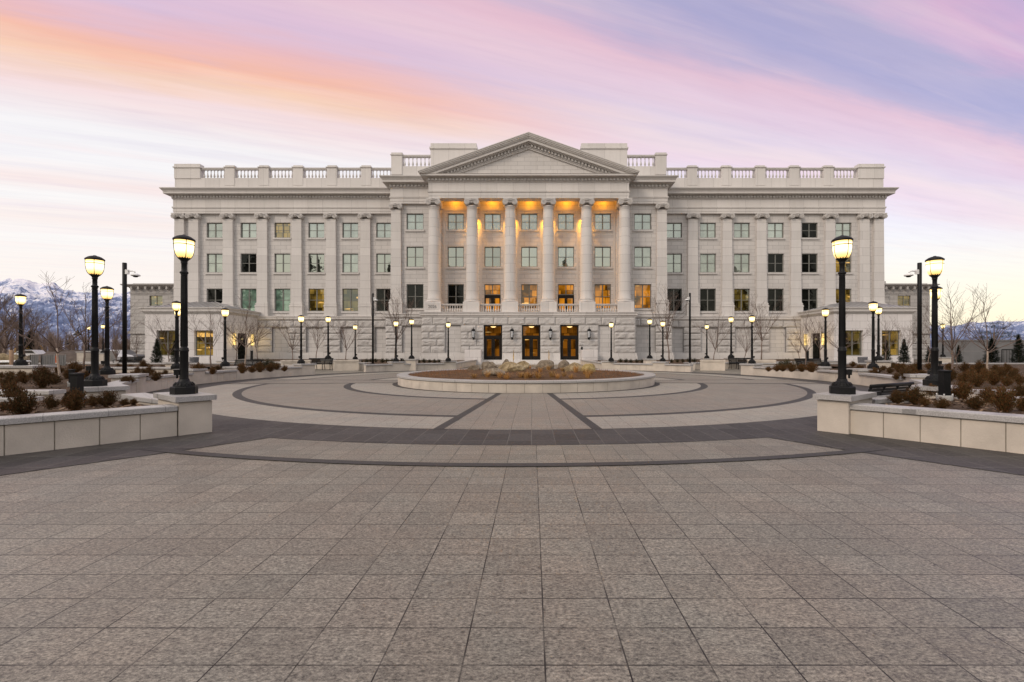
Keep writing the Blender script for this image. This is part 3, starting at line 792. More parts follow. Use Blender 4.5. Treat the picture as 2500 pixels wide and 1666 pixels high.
# glass by wing, window column (outermost first), rows top -> bottom
GLW = {1: [('pale','clear','dimlit'),('pale','dark','green'),('amber','clear','green'),('pale','clear','amber'),('pale','pale','dimlit'),('pale','clear','dark')],
      -1: [('pale','amber','amber'),('dark','dark','dark'),('pale','dark','dark'),('pale','pale','dimlit'),('pale','pale','dark'),('pale','pale','dark')]}
GLW[1][0] = ('pale','pale','dark')
WX = [35.82-3.862*k for k in range(6)]; WW = .905
volute_me = None
def capital(parent, x, y, zt, w, d, h=.66, front=-1):
    """ionic capital, top at zt, plan w x d centred x,y"""
    mb = MB(); r = h*.40
    mb.box(x-w/2+.03,x+w/2-.03,y-d/2+.02,y+d/2-.02,zt-.10,zt-.002)
    mb.box(x-w/2+.10,x+w/2-.10,y-d/2+.08,y+d/2-.08,zt-h*.62,zt-.10)
    for s in (-1,1):
        cx, cz = x+s*(w/2-r*.98), zt-.10-r*.95
        n = 20
        mb.add([(cx+r*math.cos(2*math.pi*k/n), y-d/2, cz+r*math.sin(2*math.pi*k/n)) for k in range(n)]+[(cx+r*math.cos(2*math.pi*k/n), y+d/2, cz+r*math.sin(2*math.pi*k/n)) for k in range(n)],
               [tuple(range(n))[::-1], tuple(range(n,2*n))]+[(k,(k+1)%n,n+(k+1)%n,n+k) for k in range(n)])
        for yy in ((y-d/2-.015),(y+d/2+.015)):
            pts = []
            for k in range(44):
                a = k*.33; q = r*(1-k/50.); pts.append((cx-s*q*.95*math.sin(a), yy, cz+q*.95*math.cos(a)))
            mb.tube(pts, [.034*(1-.55*k/44) for k in range(44)], 5)
            mb.lathe([(0,-.03),(.045,-.02),(.045,.02),(0,.03)], (cx,yy,cz), 8)
    mb.tube([(x-w*.22,y-d/2-.02,zt-.16),(x,y-d/2-.035,zt-.24),(x+w*.22,y-d/2-.02,zt-.16)], .045, 6)
    for k in range(5): mb.lathe([(0,-.05),(.05,0),(0,.06)], (x-.16+.08*k,y-d/2-.02,zt-h*.55), 6)
    for k in range(3): mb.lathe([(0,-.07),(.06,0),(0,.08)], (x-.07+.07*k,y-d/2-.03,zt-.09), 6)
    return mb.build('capital', M['carved'], parent)
def pilaster(x, y, w=1.2, proj=.35, zt=zA0, zp=5.25):
    s = MB(); wt = w*.9; z0, z1 = 6.79, zt-.62
    s.add([(x-w/2,y-proj,z0),(x+w/2,y-proj,z0),(x+w/2,y+.05,z0),(x-w/2,y+.05,z0),(x-wt/2,y-proj+.03,z1),(x+wt/2,y-proj+.03,z1),(x+wt/2,y+.05,z1),(x-wt/2,y+.05,z1)],
          [(0,1,5,4),(1,2,6,5),(3,0,4,7),(4,5,6,7)])
    p = s.build('pilaster', M['pilaster'], BL)
    capital(p, x, y-proj/2-.06, zt, w*1.30, proj+.34)
    b = MB(); e = .0
    for o, a, c in ((.17,zp+1.07,zp+1.18),(.14,zp+1.18,zp+1.26),(.08,zp+1.26,zp+1.36),(.11,zp+1.36,zp+1.45),(.05,zp+1.45,6.80)):
        b.box(x-w/2-o,x+w/2+o,y-proj-o,y+.04,a,c)
    b.box(x-w/2-.13,x+w/2+.13,y-proj-.13,y+.04,zp,zp+1.07)
    b.build('base', M['smooth'], p)
    return p
def baluster_profile(h):
    return [(.10,0),(.10,.07*h),(.045,.10*h),(.07,.14*h),(.11,.25*h),(.10,.34*h),(.055,.52*h),(.038,.70*h),(.040,.80*h),(.07,.83*h),(.045,.86*h),(.045,.90*h),(.095,.94*h),(.095,h)]
def balustrade(parent, x0, x1, y, z0, z1, n, rail=.22, sw=.15):
    mb = MB(); h = z1-rail-z0; sc = (x1-x0)/n
    for k in range(n): mb.lathe([(r*min(1,sc/.27),z) for r,z in baluster_profile(h)], (x0+(k+.5)*sc,y,z0), 10, True)
    mb.box(x0,x1,y-sw,y+sw,z1-rail,z1-rail*.55); mb.box(x0,x1,y-sw-.05,y+sw+.05,z1-rail*.55,z1)
    return mb.build('balustrade', M['carved'], parent)
def rustic(mb, mj, x0, x1, y, zrows, openings, bw=1.45, seed=0, amp=.06, axis='x', sgn=1):
    """rock-faced blocks with recessed joints, in front of plane y (towards -y)"""
    rnd = random.Random(seed); g = .022
    for r, (za, zb) in enumerate(zrows):
        spans = [(x0,x1)]
        for a,b,c,d in openings:
            if c < (za+zb)/2 < d:
                ns = []
                for s0,s1 in spans:
                    if b <= s0 or a >= s1: ns.append((s0,s1)); continue
                    if a > s0: ns.append((s0,a))
                    if b < s1: ns.append((b,s1))
                spans = ns
        for s0,s1 in spans:
            L = s1-s0
            if L < .12: continue
            n = max(1, round(L/bw)); cuts = [s0+L*k/n for k in range(n+1)]
            if n > 1:
                sh = (.30 if r%2 else -.30)*L/n
                cuts = [s0]+[c+sh+rnd.uniform(-.1,.1) for c in cuts[1:-1]]+[s1]
            for a,b in zip(cuts, cuts[1:]):
                block(mb, a+g, b-g, za+g, zb-g, y, rnd, amp)
    for s0,s1,za,zb in mj:
        pass
def block(mb, a, b, za, zb, y, rnd, amp, depth=.10):
    nx, nz = max(3, int((b-a)/.13)), max(3, int((zb-za)/.13)); off = rnd.uniform(0,100); vs = []
    for j in range(nz+1):
        for i in range(nx+1):
            u, v = i/nx, j/nz; x, z = a+(b-a)*u, za+(zb-za)*v
            e = min(u, 1-u)*(b-a); e2 = min(v, 1-v)*(zb-za); m = min(1, min(e,e2)/.07)
            dd = depth*.35+m*(depth*.65+amp*(noise.noise(Vector((x*2.3+off,z*2.3,off)))*1.1+noise.noise(Vector((x*6+off,z*6,off)))*.6))
            vs.append((x, y-max(.02,dd), z))
    fs = [(j*(nx+1)+i, j*(nx+1)+i+1, (j+1)*(nx+1)+i+1, (j+1)*(nx+1)+i) for j in range(nz) for i in range(nx)]
    n0 = len(vs); rim = [i for i in range(nx+1)]+[j*(nx+1)+nx for j in range(1,nz+1)]+[nz*(nx+1)+i for i in range(nx-1,-1,-1)]+[j*(nx+1) for j in range(nz-1,0,-1)]
    for k in rim: vs.append((vs[k][0], y+.01, vs[k][2]))
    m = len(rim)
    for k in range(m): fs.append((rim[(k+1)%m], rim[k], n0+k, n0+(k+1)%m))
    mb.add(vs, fs)
ZR = [(1.14,1.85),(1.85,2.56),(2.56,3.27),(3.27,3.98),(3.98,4.76)]

for s in (1, -1):
    nm = SIDE[s]; X = lambda v: -v if s == 1 else v
    def rng(a, b): return (min(X(a),X(b)), max(X(a),X(b)))
    # wing wall with window openings
    ops = [(X(c)-WW, X(c)+WW, z0, z1) for c in WX for z0, z1 in ROWS]
    w = MB(); a, b = rng(XW, XB-.3); wallgrid(w, a, b, 5.2, 18.5, YW, ops)
    ex = X(XW); q = [(ex,YW,0),(ex,YW+26,0),(ex,YW+26,22.2),(ex,YW,22.2)]; w.add(q, [(0,1,2,3)])
    wall = w.build('wing_wall', M['ashlar'], BL)
    for i, c in enumerate(WX):
        for r, (z0,z1) in enumerate(ROWS):
            window(BL, X(c)-WW, X(c)+WW, z0, z1, YW, GLW[s][i][r], transom=True)
    for xx in (39.62,38.0,34.10,30.22,26.33,22.44,18.55): pilaster(X(xx), YW, 1.18)
    # entablature
    path = [(X(XW),YW+26),(X(XW),YW-.33),(X(XB-.4),YW-.33)]
    e = MB()
    prof = [(-.4,zA0),(0,zA0),(0,zA0+.22),(.03,zA0+.22),(.03,zA0+.55),(.09,zA0+.57),(.12,zA1),(.12,zA1+.04),(.02,zA1+.06),(.02,zF),(-.4,zF)]
    fl = (lambda P: P if s == 1 else P)
    def sw(mb, path, prof):
        if s == 1: mb.sweep([(-abs(0)+px,py) for px,py in path], [(-o,z) for o,z in prof] if False else prof)
        else: mb.sweep(path[::-1], prof)
    sw(e, path, prof); e.build('entablature', M['smooth'], BL)
    k = MB(); sw(k, path, cornice_profile())
    dentils(k, (X(XW+.1),YW-.33), (X(XB-.2),YW-.33), zF+.16, zF+.375, .10, (0,-1))
    k.build('cornice', M['carved'], BL)
    # parapet
    p = MB(); a, b = rng(XW, XB-.3)
    p.box(a,b,YW-.12,YW+.35,zC+.02,20.97)
    for c in [34.10-3.868*j for j in range(6)]:
        c = X(c-.1); p.box(c-.56,c+.56,YW-.16,YW+.39,zC+.6,22.14); p.box(c-.66,c+.66,YW-.26,YW+.45,22.14,22.22); p.box(c-.52,c+.52,YW-.14,YW+.36,22.22,22.40)
    a, b = rng(XW+.02, 37.35); p.box(a,b,YW-.2,YW+.5,20.9,22.10); p.box(a-.1,b+.1,YW-.30,YW+.6,22.10,22.22); p.box(a,b,YW-.2,YW+.5,22.22,22.54)
    par = p.build('parapet', M['smooth'], BL)
    edges = [37.35]+[34.0-3.868*j for j in range(6)]
    for j in range(6):
        o0 = edges[j]-(.56 if j else 0)-(.0 if j else .12); o1 = edges[j+1]+.56
        a, b = rng(o0, o1); balustrade(BL, a, b, YW+.1, 20.97, 22.16, 7)
    o0 = edges[6]-.56; a, b = rng(o0, XB-.1)
    if b-a > .3: balustrade(BL, a, b, YW+.1, 20.97, 22.16, max(1,int((b-a)/.39)))
    # belt course, rock-faced base with smooth niches, plinth
    bp = MB(); path2 = [(X(XW+.1),YW+26),(X(XW+.1),YW-.5),(X(XB-.3),YW-.5)]
    sw(bp, path2, [(-.5,4.76),(.0,4.76),(.0,4.84),(.10,4.88),(.13,4.93),(.13,5.13),(.20,5.16),(.20,5.25),(-.5,5.27)])
    bp.build('belt_course', M['smooth'], BL)
    nich = [(X(c)-.93, X(c)+.93, 1.14, 3.98) for c in WX]
    rb = MB(); a, b = rng(30.7, XB-.3); a2, b2 = rng(XW+.1, XB-.3)
    rustic(rb, [], a, b, YW-.40, ZR, nich, seed=11+s); rb.build('rock_faced_base', M['rock'], BL)
    nb = MB(); wallgrid(nb, a2, b2, 0, 4.8, YW-.36, nich, .18); nb.build('base_joints', M['joint'], BL)
    for n0,n1,c,d in nich:
        np_ = MB(); np_.box(n0,n1,YW-.20,YW-.1,c,d); np_.build('niche_panel', M['ashlar'], BL)
    pl = MB(); a, b = rng(30.7, XB-.3); pl.box(a,b,YW-.62,YW-.3,-.05,.86); pl.box(a,b,YW-.56,YW-.3,.86,1.14); pl.build('plinth', M['smooth'], BL)
    # ---- bay (between wing and portico)
    bx0 = 10.0; a, b = rng(XB, 0 if False else bx0-.2)
    bo = [(X(12.1)-WW, X(12.1)+WW, z0, z1) for z0,z1 in ROWS]
    w = MB(); wallgrid(w, a, b, 5.2, 18.5, YB, bo)
    w.add([(X(XB),YB,0),(X(XB),YW,0),(X(XB),YW,20),(X(XB),YB,20)], [(0,1,2,3)])
    w.build('bay_wall', M['ashlar'], BL)
    for r, gname in enumerate([('pale','clear','dark'),('pale','pale','lit')][0 if s == 1 else 1]):
        window(BL, X(12.1)-WW, X(12.1)+WW, ROWS[r][0], ROWS[r][1], YB, gname)
    pilaster(X(14.05), YB, 1.12, .33); pilaster(X(9.85), YB, 1.15, .33)
    path = [(X(XB),YW+.2),(X(XB),YB-.32),(X(XP-.3),YB-.32)]
    e = MB(); sw(e, path, prof); e.build('entablature', M['smooth'], BL)
    k = MB(); sw(k, path, cornice_profile())
    dentils(k, (X(XB+.1),YB-.32), (X(XP),YB-.32), zF+.16, zF+.375, .10, (0,-1)); k.build('cornice', M['carved'], BL)
    p = MB(); a, b = rng(XB-.05, 5.5); p.box(a,b,YB-.05,YB+.4,zC+.02,20.92)
    a, b = rng(XB-.02, 13.42); p.box(a,b,YB-.12,YB+.5,zC+.5,22.08); p.box(a-.08,b+.08,YB-.2,YB+.58,22.08,22.18); p.box(a,b,YB-.1,YB+.5,22.18,22.36)
    p.box(*rng(XB-.05,XB-.5),YB+.3,YW+.5,zC,22.1)
    a, b = rng(10.42, 5.55); p.box(a,b,YB-.15,YB+2.5,zC+.02,22.72); p.box(a-.1,b+.1,YB-.27,YB+2.6,22.72,22.90); p.box(a,b,YB-.15,YB+2.5,22.90,23.32)
    p.build('parapet', M['smooth'], BL)
    a, b = rng(13.42, 10.42); balustrade(BL, a, b, YB+.1, 20.92, 22.12, 7)
    bp = MB(); path2 = [(X(XB+.5),YW-.2),(X(XB+.5),YB-.45),(X(10.5),YB-.45)]
    sw(bp, path2, [(-.6,4.76),(.0,4.76),(.0,4.84),(.10,4.88),(.13,4.93),(.13,5.13),(.20,5.16),(.20,5.25),(-.6,5.27)])
    bp.build('belt_course', M['smooth'], BL)
    nich = [(X(12.35)-.98, X(12.35)+.98, 1.14, 3.98)]
    rb = MB(); a, b = rng(XB+.5, 10.6); rustic(rb, [], a, b, YB-.38, ZR, nich, seed=31+s); rb.build('rock_faced_base', M['rock'], BL)
    nb = MB(); wallgrid(nb, a, b, 0, 4.8, YB-.34, nich, .18); nb.add([(X(XB+.5),YB-.34,0),(X(XB+.5),YW,0),(X(XB+.5),YW,4.8),(X(XB+.5),YB-.34,4.8)], [(0,1,2,3)]); nb.build('base_joints', M['joint'], BL)
    np_ = MB(); np_.box(nich[0][0],nich[0][1],YB-.20,YB-.1,1.14,3.98); np_.build('niche_panel', M['ashlar'], BL)
    pl = MB(); a, b = rng(XB+.62, 10.6); pl.box(a,b,YB-.60,YB-.3,-.05,.86); pl.box(a+.06,b-.06,YB-.54,YB-.3,.86,1.14); pl.build('plinth', M['smooth'], BL)

# portico rear wall
PW = [(-2+k)*3.905+.04 for k in range(5)]
ops = []
for k, c in enumerate(PW):
    for r, (z0,z1) in enumerate(ROWS):
        ops.append((c-.87, c+.87, 5.26 if (r == 2 and k in (1,3)) else z0, z1))
w = MB(); wallgrid(w, -9.9, 9.9, 5.2, 17.6, YB, ops); w.build('portico_wall', M['ashlar'], BL)
pf = MB()
for c in PW:                                              # raised stone window surrounds tying the three storeys
    for sg in (-1,1): pf.box(c+sg*1.22-.10, c+sg*1.22+.10, YB-.05, YB+.02, 5.25, 16.2)
    pf.box(c-1.32,c+1.32,YB-.05,YB+.02,16.2,16.42)
    for z0,z1 in ((13.55,13.95),(9.6,10.0)): pf.box(c-1.12,c+1.12,YB-.035,YB+.02,z0,z0+.10)
pf.build('window_surrounds', M['carved'], BL)
GP = [('pale','clear','dark'),('pale','clear','lit'),('pale','clear','lit'),('pale','pale','lit'),('pale','clear','lit')]
for k, c in enumerate(PW):
    for r, (z0,z1) in enumerate(ROWS):
        if r == 2 and k in (1,3):
            window(BL, c-.87, c+.87, 7.28, z1, YB, 'lit', sill=False, transom=False)
            d = MB(); Y0, Y1 = YB+.12, YB+.24
            d.box(c-.87,c+.87,Y0-.02,Y1,7.10,7.28)
            for a in (-.87,0.0): 
                x0, x1 = c+a, c+a+.87; d.box(x0,x0+.15,Y0,Y1,5.26,7.10); d.box(x1-.15,x1,Y0,Y1,5.26,7.10); d.box(x0+.15,x1-.15,Y0,Y1,5.26,5.56); d.box(x0+.15,x1-.15,Y0,Y1,6.93,7.10)
            dr = d.build('balcony_door', M['bronze'], BL)
            g = MB()
            for a in (-.87,0.): g.add([(c+a+.15,Y0+.06,5.56),(c+a+.72,Y0+.06,5.56),(c+a+.72,Y0+.06,6.93),(c+a+.15,Y0+.06,6.93)], [(0,1,2,3)])
            g.build('pane', GL['lit'], dr)
        else: window(BL, c-.87, c+.87, z0, z1, YB, GP[k][r])
# columns
for k in range(6):
    x = (-2.5+k)*3.912+.05
    s = MB(); rb, rt = .64, .52; z0, z1 = 6.66, zA0-.72; prof = []
    for i in range(15):
        t = i/14; prof.append((rb-(rb-rt)*(t**1.7), z0+(z1-z0)*t))
    s.lathe([(.70,z0),(.66,z0+.06)]+prof[1:-1]+[(rt,z1-.12),(rt+.05,z1-.09),(rt+.05,z1-.05),(rt,z1-.02),(rt,z1)], (x,YC,0), 40)
    col = s.build('column', M['pilaster'], BL)
    capital(col, x, YC, zA0, 1.52, 1.22, .74)
    b = MB(); b.lathe([(.78,6.30),(.82,6.34),(.84,6.40),(.80,6.46),(.74,6.48),(.71,6.53),(.74,6.58),(.75,6.62),(.71,6.67)], (x,YC,0), 40)
    b.build('base', M['carved'], col)
    p = MB(); p.bbox(x-.83,x+.83,YC-.83,YC+.78,5.26,6.31,.04); p.build('pedestal', M['smooth'], col)
    if k < 5: balustrade(BL, x+.83, x+3.912-.83, YC-.35, 5.26, 6.12, 9, .16, .12)
    if k == 0:
        cu = bpy.data.curves.new('date', 'FONT'); cu.body = '2026'; cu.size = .44; cu.extrude = .02; cu.align_x = 'CENTER'; cu.offset = .012
        to = bpy.data.objects.new('date', cu); C.objects.link(to)
        dg = bpy.context.evaluated_depsgraph_get(); me = bpy.data.meshes.new_from_object(to.evaluated_get(dg))
        C.objects.unlink(to); bpy.data.objects.remove(to)
        me.transform(Matrix.Translation((x, YC-.832, 5.66)) @ Matrix.Rotation(math.pi/2, 4, 'X'))
        me.materials.clear(); me.materials.append(M['joint'])
        o = bpy.data.objects.new('date_inscription', me); C.objects.link(o); o.parent = BL; o.matrix_parent_inverse = WM(BL).inverted(); o['label'] = 'carved date 2026 on the leftmost pedestal'
        fr = MB(); y = YC-.855
        for bxs in ((x-.66,x+.66,5.52,5.55),(x-.66,x+.66,6.08,6.11),(x-.66,x-.63,5.55,6.08),(x+.63,x+.66,5.55,6.08)): fr.box(bxs[0],bxs[1],y,y+.04,bxs[2],bxs[3])
        fr.build('inscription_border', M['carved'], BL)
# portico entablature, ceiling, pediment
pathP = [(-XP,YB-.2),(-XP,YE),(XP,YE),(XP,YB-.2)]
e = MB(); e.sweep(pathP, [(-.02,zA0),(0,zA0),(0,zA0+.22),(.03,zA0+.22),(.03,zA0+.55),(.09,zA0+.57),(.12,zA1),(.12,zA1+.04),(.02,zA1+.06),(.02,zF),(-.4,zF)])
e.box(-XP+.03,XP-.03,YE+.03,YE+1.05,zA0+.003,zA1); e.box(-XP+.03,-XP+1.,YE+1.05,YB,zA0+.003,zA1); e.box(XP-1.,XP-.03,YE+1.05,YB,zA0+.003,zA1)
e.build('portico_entablature', M['smooth'], BL)
ce = MB(); ce.box(-XP+.9,XP-.9,YE+1.0,YB+.05,17.3,17.55); ce.build('portico_ceiling', M['smooth'], BL)
kz = zF+.66
k = MB(); P0 = cornice_profile(zF, zC)
k.sweep(pathP, [p for p in P0[:12]]+[(.66,kz),(.70,kz+.03),(-.3,kz+.16)])
dentils(k, (-XP-.1,YE), (XP+.1,YE), zF+.16, zF+.375, .10, (0,-1))
k.build('portico_cornice', M['carved'], BL)
ped = MB(); ap, hb = 23.15, 11.05; zb = 19.28
ty = MB(); ty.xzprism([(-9.6,kz),(9.6,kz),(0,22.25)], YE+.06, YE+.4); ty.build('tympanum', M['ashlar'], BL)
sl = math.atan2(ap-zb, hb); ca, sa = math.cos(sl), math.sin(sl)
def rake(t0, t1, y0, y1, xin=0.):
    """band between perpendicular offsets t0,t1 below the raking top line"""
    for s in (-1,1):
        def pt(t, end):
            if end == 'a': return (0, ap-t/ca)
            xo = hb; z = zb-t/ca
            if z < kz+.02: xo = hb-(kz+.02-z)/math.tan(sl); z = kz+.02
            return (s*xo, z)
        ped.xzprism([pt(t0,'a'),pt(t0,'b'),pt(t1,'b'),pt(t1,'a')], y0, y1)
yF = YE
for t0,t1,o in ((0,.08,.98),(.08,.20,.93),(.20,.32,.86),(.32,.42,.78),(.42,.47,.72),(.47,.70,.66),(.70,.78,.40),(.78,1.06,.13),(1.06,1.12,.17),(1.12,1.24,.10)):
    rake(t0, t1, yF-o, yF+1.6)
for s in (-1,1):
    L = hb/ca; n = int((L-1.6)/.36)
    for q in range(n):
        d0 = .25+q*.36
        c = Vector((s*d0*ca, ap-.80/ca-d0*sa)); u = Vector((s*ca,-sa)); v = Vector((-s*sa,-ca)) if False else Vector((0,-1))
        p0 = c; a_ = p0; b_ = p0+u*.19; c_ = b_+v*.23; d_ = a_+v*.23
        if d_.y < kz+.05 or c_.y < kz+.05: continue
        ped.xzprism([tuple(a_),tuple(b_),tuple(c_),tuple(d_)], yF-.32, yF-.10)
ped.build('pediment', M['carved'], BL)
rf = MB()
for s in (-1,1): rf.add([(0,YE-.9,ap-.02),(s*hb,YE-.9,zb-.02),(s*hb,YB+4,zb-.02),(0,YB+4,ap-.02)], [(0,1,2,3) if s > 0 else (3,2,1,0)])
rf.box(-XW+.3,XW-.3,YW+.3,YW+26,zC,20.2); rf.box(-XB+.3,XB-.3,YB+.3,YW+.6,zC,20.4); rf.box(-9.6,9.6,YE+1.2,YB+.6,17.6,19.2)
rf.build('roof', M['roofmetal'], BL)
bk = MB(); bk.box(-XW+.4,XW-.4,YW+.6,YW+25.9,0,zC+.05); bk.box(-XB+.4,XB-.4,YB+.6,YW+.7,0,zC+.05); bk.build('inner_core', M['joint'], BL)
# portico base with the three entrance doors
DX = [PX0+(-1+k)*3.845+.15 for k in range(3)]; DW = .915
ops = [(c-DW, c+DW, .44, 3.93) for c in DX]; nich = [(-7.72+PX0-.78, -7.72+PX0+.78, 1.12, 3.93), (7.72+PX0-.78, 7.72+PX0+.78, 1.12, 3.93)]
rb = MB(); rustic(rb, [], -10.75, 10.75, YBASE+.06, [(1.12,1.82),(1.82,2.52),(2.52,3.22),(3.22,3.93),(3.93,4.72)], ops+nich, 1.5, 77); rb.build('rock_faced_base', M['rock'], BL)
nb = MB(); wallgrid(nb, -10.75, 10.75, 0, 4.75, YBASE+.09, ops+nich, .3)
for s in (-1,1): nb.add([(s*10.75,YBASE+.09,0),(s*10.75,YB,0),(s*10.75,YB,4.75),(s*10.75,YBASE+.09,4.75)], [(0,1,2,3)])
nb.build('base_joints', M['joint'], BL)
np_ = MB()
for a,b,c,d in nich:
    np_ = MB(); np_.box(a,b,YBASE+.22,YBASE+.32,c,d); np_.build('niche_panel', M['ashlar'], BL)
pl = MB(); ed = [-10.9]+[v for c in DX for v in (c-DW-.02,c+DW+.02)]+[10.9]
for i in range(0,8,2): pl.box(ed[i],ed[i+1],YBASE-.18,YBASE+.12,-.02,.82); pl.box(ed[i]+(.06 if i == 0 else 0),ed[i+1]-(.06 if i == 6 else 0),YBASE-.12,YBASE+.12,.82,1.12)
pl.build('plinth', M['smooth'], BL)
bp = MB(); bp.sweep([(-10.8,YB-.2),(-10.8,YBASE-.02),(10.8,YBASE-.02),(10.8,YB-.2)], [(-3.4,4.72),(0,4.72),(0,4.82),(.09,4.87),(.12,4.92),(.12,5.13),(.2,5.16),(.2,5.25),(-3.4,5.26)])
bp.build('balcony_slab', M['smooth'], BL)
for k, c in enumerate(DX):
    Y = YBASE+.30; d = MB()
    d.box(c-DW,c-DW+.13,Y-.1,Y+.08,.46,3.93); d.box(c+DW-.13,c+DW,Y-.1,Y+.08,.46,3.93); d.box(c-DW+.13,c+DW-.13,Y-.1,Y+.08,3.80,3.93); d.box(c-DW+.13,c+DW-.13,Y-.1,Y+.08,2.62,2.88)
    fr = d.build('entrance_door', M['bronze'], BL)
    for sg in (-1,1):
        x0, x1 = (c-DW+.13, c-.012) if sg < 0 else (c+.012, c+DW-.13)
        l = MB(); l.box(x0,x0+.16,Y-.06,Y+.04,.47,2.62); l.box(x1-.16,x1,Y-.06,Y+.04,.47,2.62); l.box(x0+.16,x1-.16,Y-.06,Y+.04,.47,.80); l.box(x0+.16,x1-.16,Y-.06,Y+.04,2.50,2.62)
        hx = x1-.07 if sg < 0 else x0+.07
        l.tube([(hx,Y-.06,1.25),(hx,Y-.12,1.27),(hx,Y-.12,1.75),(hx,Y-.06,1.77)], .015, 6)
        l.build('door_leaf', M['bronze'], fr)
        g = MB(); g.add([(x0+.16,Y,.80),(x1-.16,Y,.80),(x1-.16,Y,2.50),(x0+.16,Y,2.50)], [(0,1,2,3)]); g.build('pane', GL['doorlit'], fr)
    g = MB(); g.add([(c-DW+.13,Y,2.88),(c+DW-.13,Y,2.88),(c+DW-.13,Y,3.80),(c-DW+.13,Y,3.80)], [(0,1,2,3)]); g.build('transom_pane', GL['doorlit'], fr)
    q = MB(); q.lathe([(.0,-.09),(.16,-.06),(.26,0),(.27,.03)], (c+.03,Y-.12,3.76), 20); q.build('ceiling_lamp', M['ceil'], fr)
# steps, cheek walls, handrails
st = MB()
for i in range(3): st.box(-4.95+PX0, 5.15+PX0, YBASE-.5-.36*(3-i)+.0, YBASE-.16, .0+.147*i if i else .001, .147*(i+1))
stp = st.build('entrance_steps', M['smooth']); tag(stp, 'three broad granite steps before the entrance doors', 'steps')
for s, x0, x1 in ((1,XD(1135,44.9),XD(1174,44.9)),(-1,XD(1420.3,44.9),XD(1458.6,44.9))):
    r = empty('cheek_wall', ((x0+x1)/2,45.4,0), 'square granite block beside the %s end of the entrance steps' % SIDE[s], 'stone block', 'stone blocks flanking the steps')
    b = MB(); b.bbox(x0,x1,44.7,46.2,0,1.44,.03); b.build('block', M['pav'], r)
for i, hx in enumerate((828,1090,1374,1636)):
    x = XD(920+.306*hx, 45.2)
    m = MB(); z0 = .0
    for yy, zz in ((45.05,.02),(45.95,.44)):
        m.tube([(x,yy,zz),(x,yy,zz+.95)], .026, 8)
    m.tube([(x,44.8,.88),(x,45.05,.97),(x,45.95,1.39),(x,46.1,1.39)], .028, 8)
    tag(m.build('handrail', M['brass']), ['brass handrail against the left stone block','brass handrail between the left and middle doors','brass handrail between the middle and right doors','brass handrail against the right stone block'][i], 'handrail', 'brass handrails on the entrance steps')
# wall lanterns
def lantern_proto():
    r = empty('wall_lantern', (0,0,0), 'x', 'wall lantern', 'lanterns between the entrance doors')
    f = MB()
    f.lathe([(.02,.95),(.03,.80),(.05,.74),(.13,.68),(.20,.60),(.215,.56),(.20,.55),(.20,.46),(.215,.43),(.19,.41)], n=8, smooth=False)
    f.lathe([(.15,-.40),(.17,-.37),(.13,-.42),(.10,-.47),(.04,-.54),(.025,-.72),(.0,-.80)][::-1], n=8, smooth=False)
    for k in range(8):
        a = 2*math.pi*k/8; f.tube([(.19*math.cos(a),.19*math.sin(a),.43),(.135*math.cos(a),.135*math.sin(a),-.39)], .016, 5)
    f.tube([(0,.12,-.44),(0,.3,-.55),(0,.42,-.5)], .025, 6); f.tube([(0,.1,.5),(0,.42,.5)], .025, 6); f.box(-.10,.10,.38,.44,-.62,.60)
    f.tube([(0,0,.9),(0,0,1.12)], [.018,.004], 6)
    f.build('cage', M['metal'], r, inv=False)
    g = MB(); g.lathe([(.125,-.38),(.175,.42)], n=8, smooth=False); g.build('glass', M['lantern_glass'], r, inv=False)
    return r
LN = lantern_proto()
for i, (lx, lb) in enumerate(((1155.6,'wall lantern left of the left entrance door'),(1249.9,'wall lantern between the left and middle entrance doors'),(1344,'wall lantern between the middle and right entrance doors'),(1438.4,'wall lantern right of the right entrance door'))):
    o = LN if i == 0 else copy_tree(LN)
    o.location = (XD(lx,46.0), YBASE-.40, ZD(817,46.0)); o.scale = (.95,.95,.78); o['label'] = lb
# small black reader on the right cheek
mb = MB(); mb.box(-.08,.08,-.05,.05,0,.30); mb.box(-.12,-.08,-.03,.03,.08,.2); o = mb.build('call_box', M['metal']); o.location = (XD(1420.5,45.6),45.5,1.44); tag(o, 'small black call box standing on the right stone block', 'call box')
# warm lights under the portico ceiling (real fixtures)
def light(name, kind, loc, energy, col, rot=None, size=.1, **kw):
    l = bpy.data.lights.new(name, kind); l.energy = energy; l.color = col
    if kind == 'POINT': l.shadow_soft_size = size
    for k, v in kw.items(): setattr(l, k, v)
    o = bpy.data.objects.new(name, l); C.objects.link(o); o.location = loc
    if rot: o.rotation_euler = rot
    return o
for k in range(4):
    x = (-1.5+k)*3.912+.05
    mb = MB(); mb.box(x-.16,x+.16,YB-.30,YB-.04,15.75,16.05); mb.build('downlight', M['bronze'], BL)
    light('downlight_lamp', 'SPOT', (x,YB-.26,15.70), 1300, (1.,.42,.01), (R_(0),0,0), spot_size=R_(112), spot_blend=1., shadow_soft_size=.08)
for k in range(5):
    x = (-2+k)*3.912+.05
    mb = MB(); mb.lathe([(.12,17.22),(.14,17.30)], (x,YB-.62,0), 12); mb.build('ceiling_light', M['ceil'], BL)
    light('ceiling_light_lamp', 'POINT', (x,YB-.62,17.0), 46, (1.,.36,.01), size=.25)

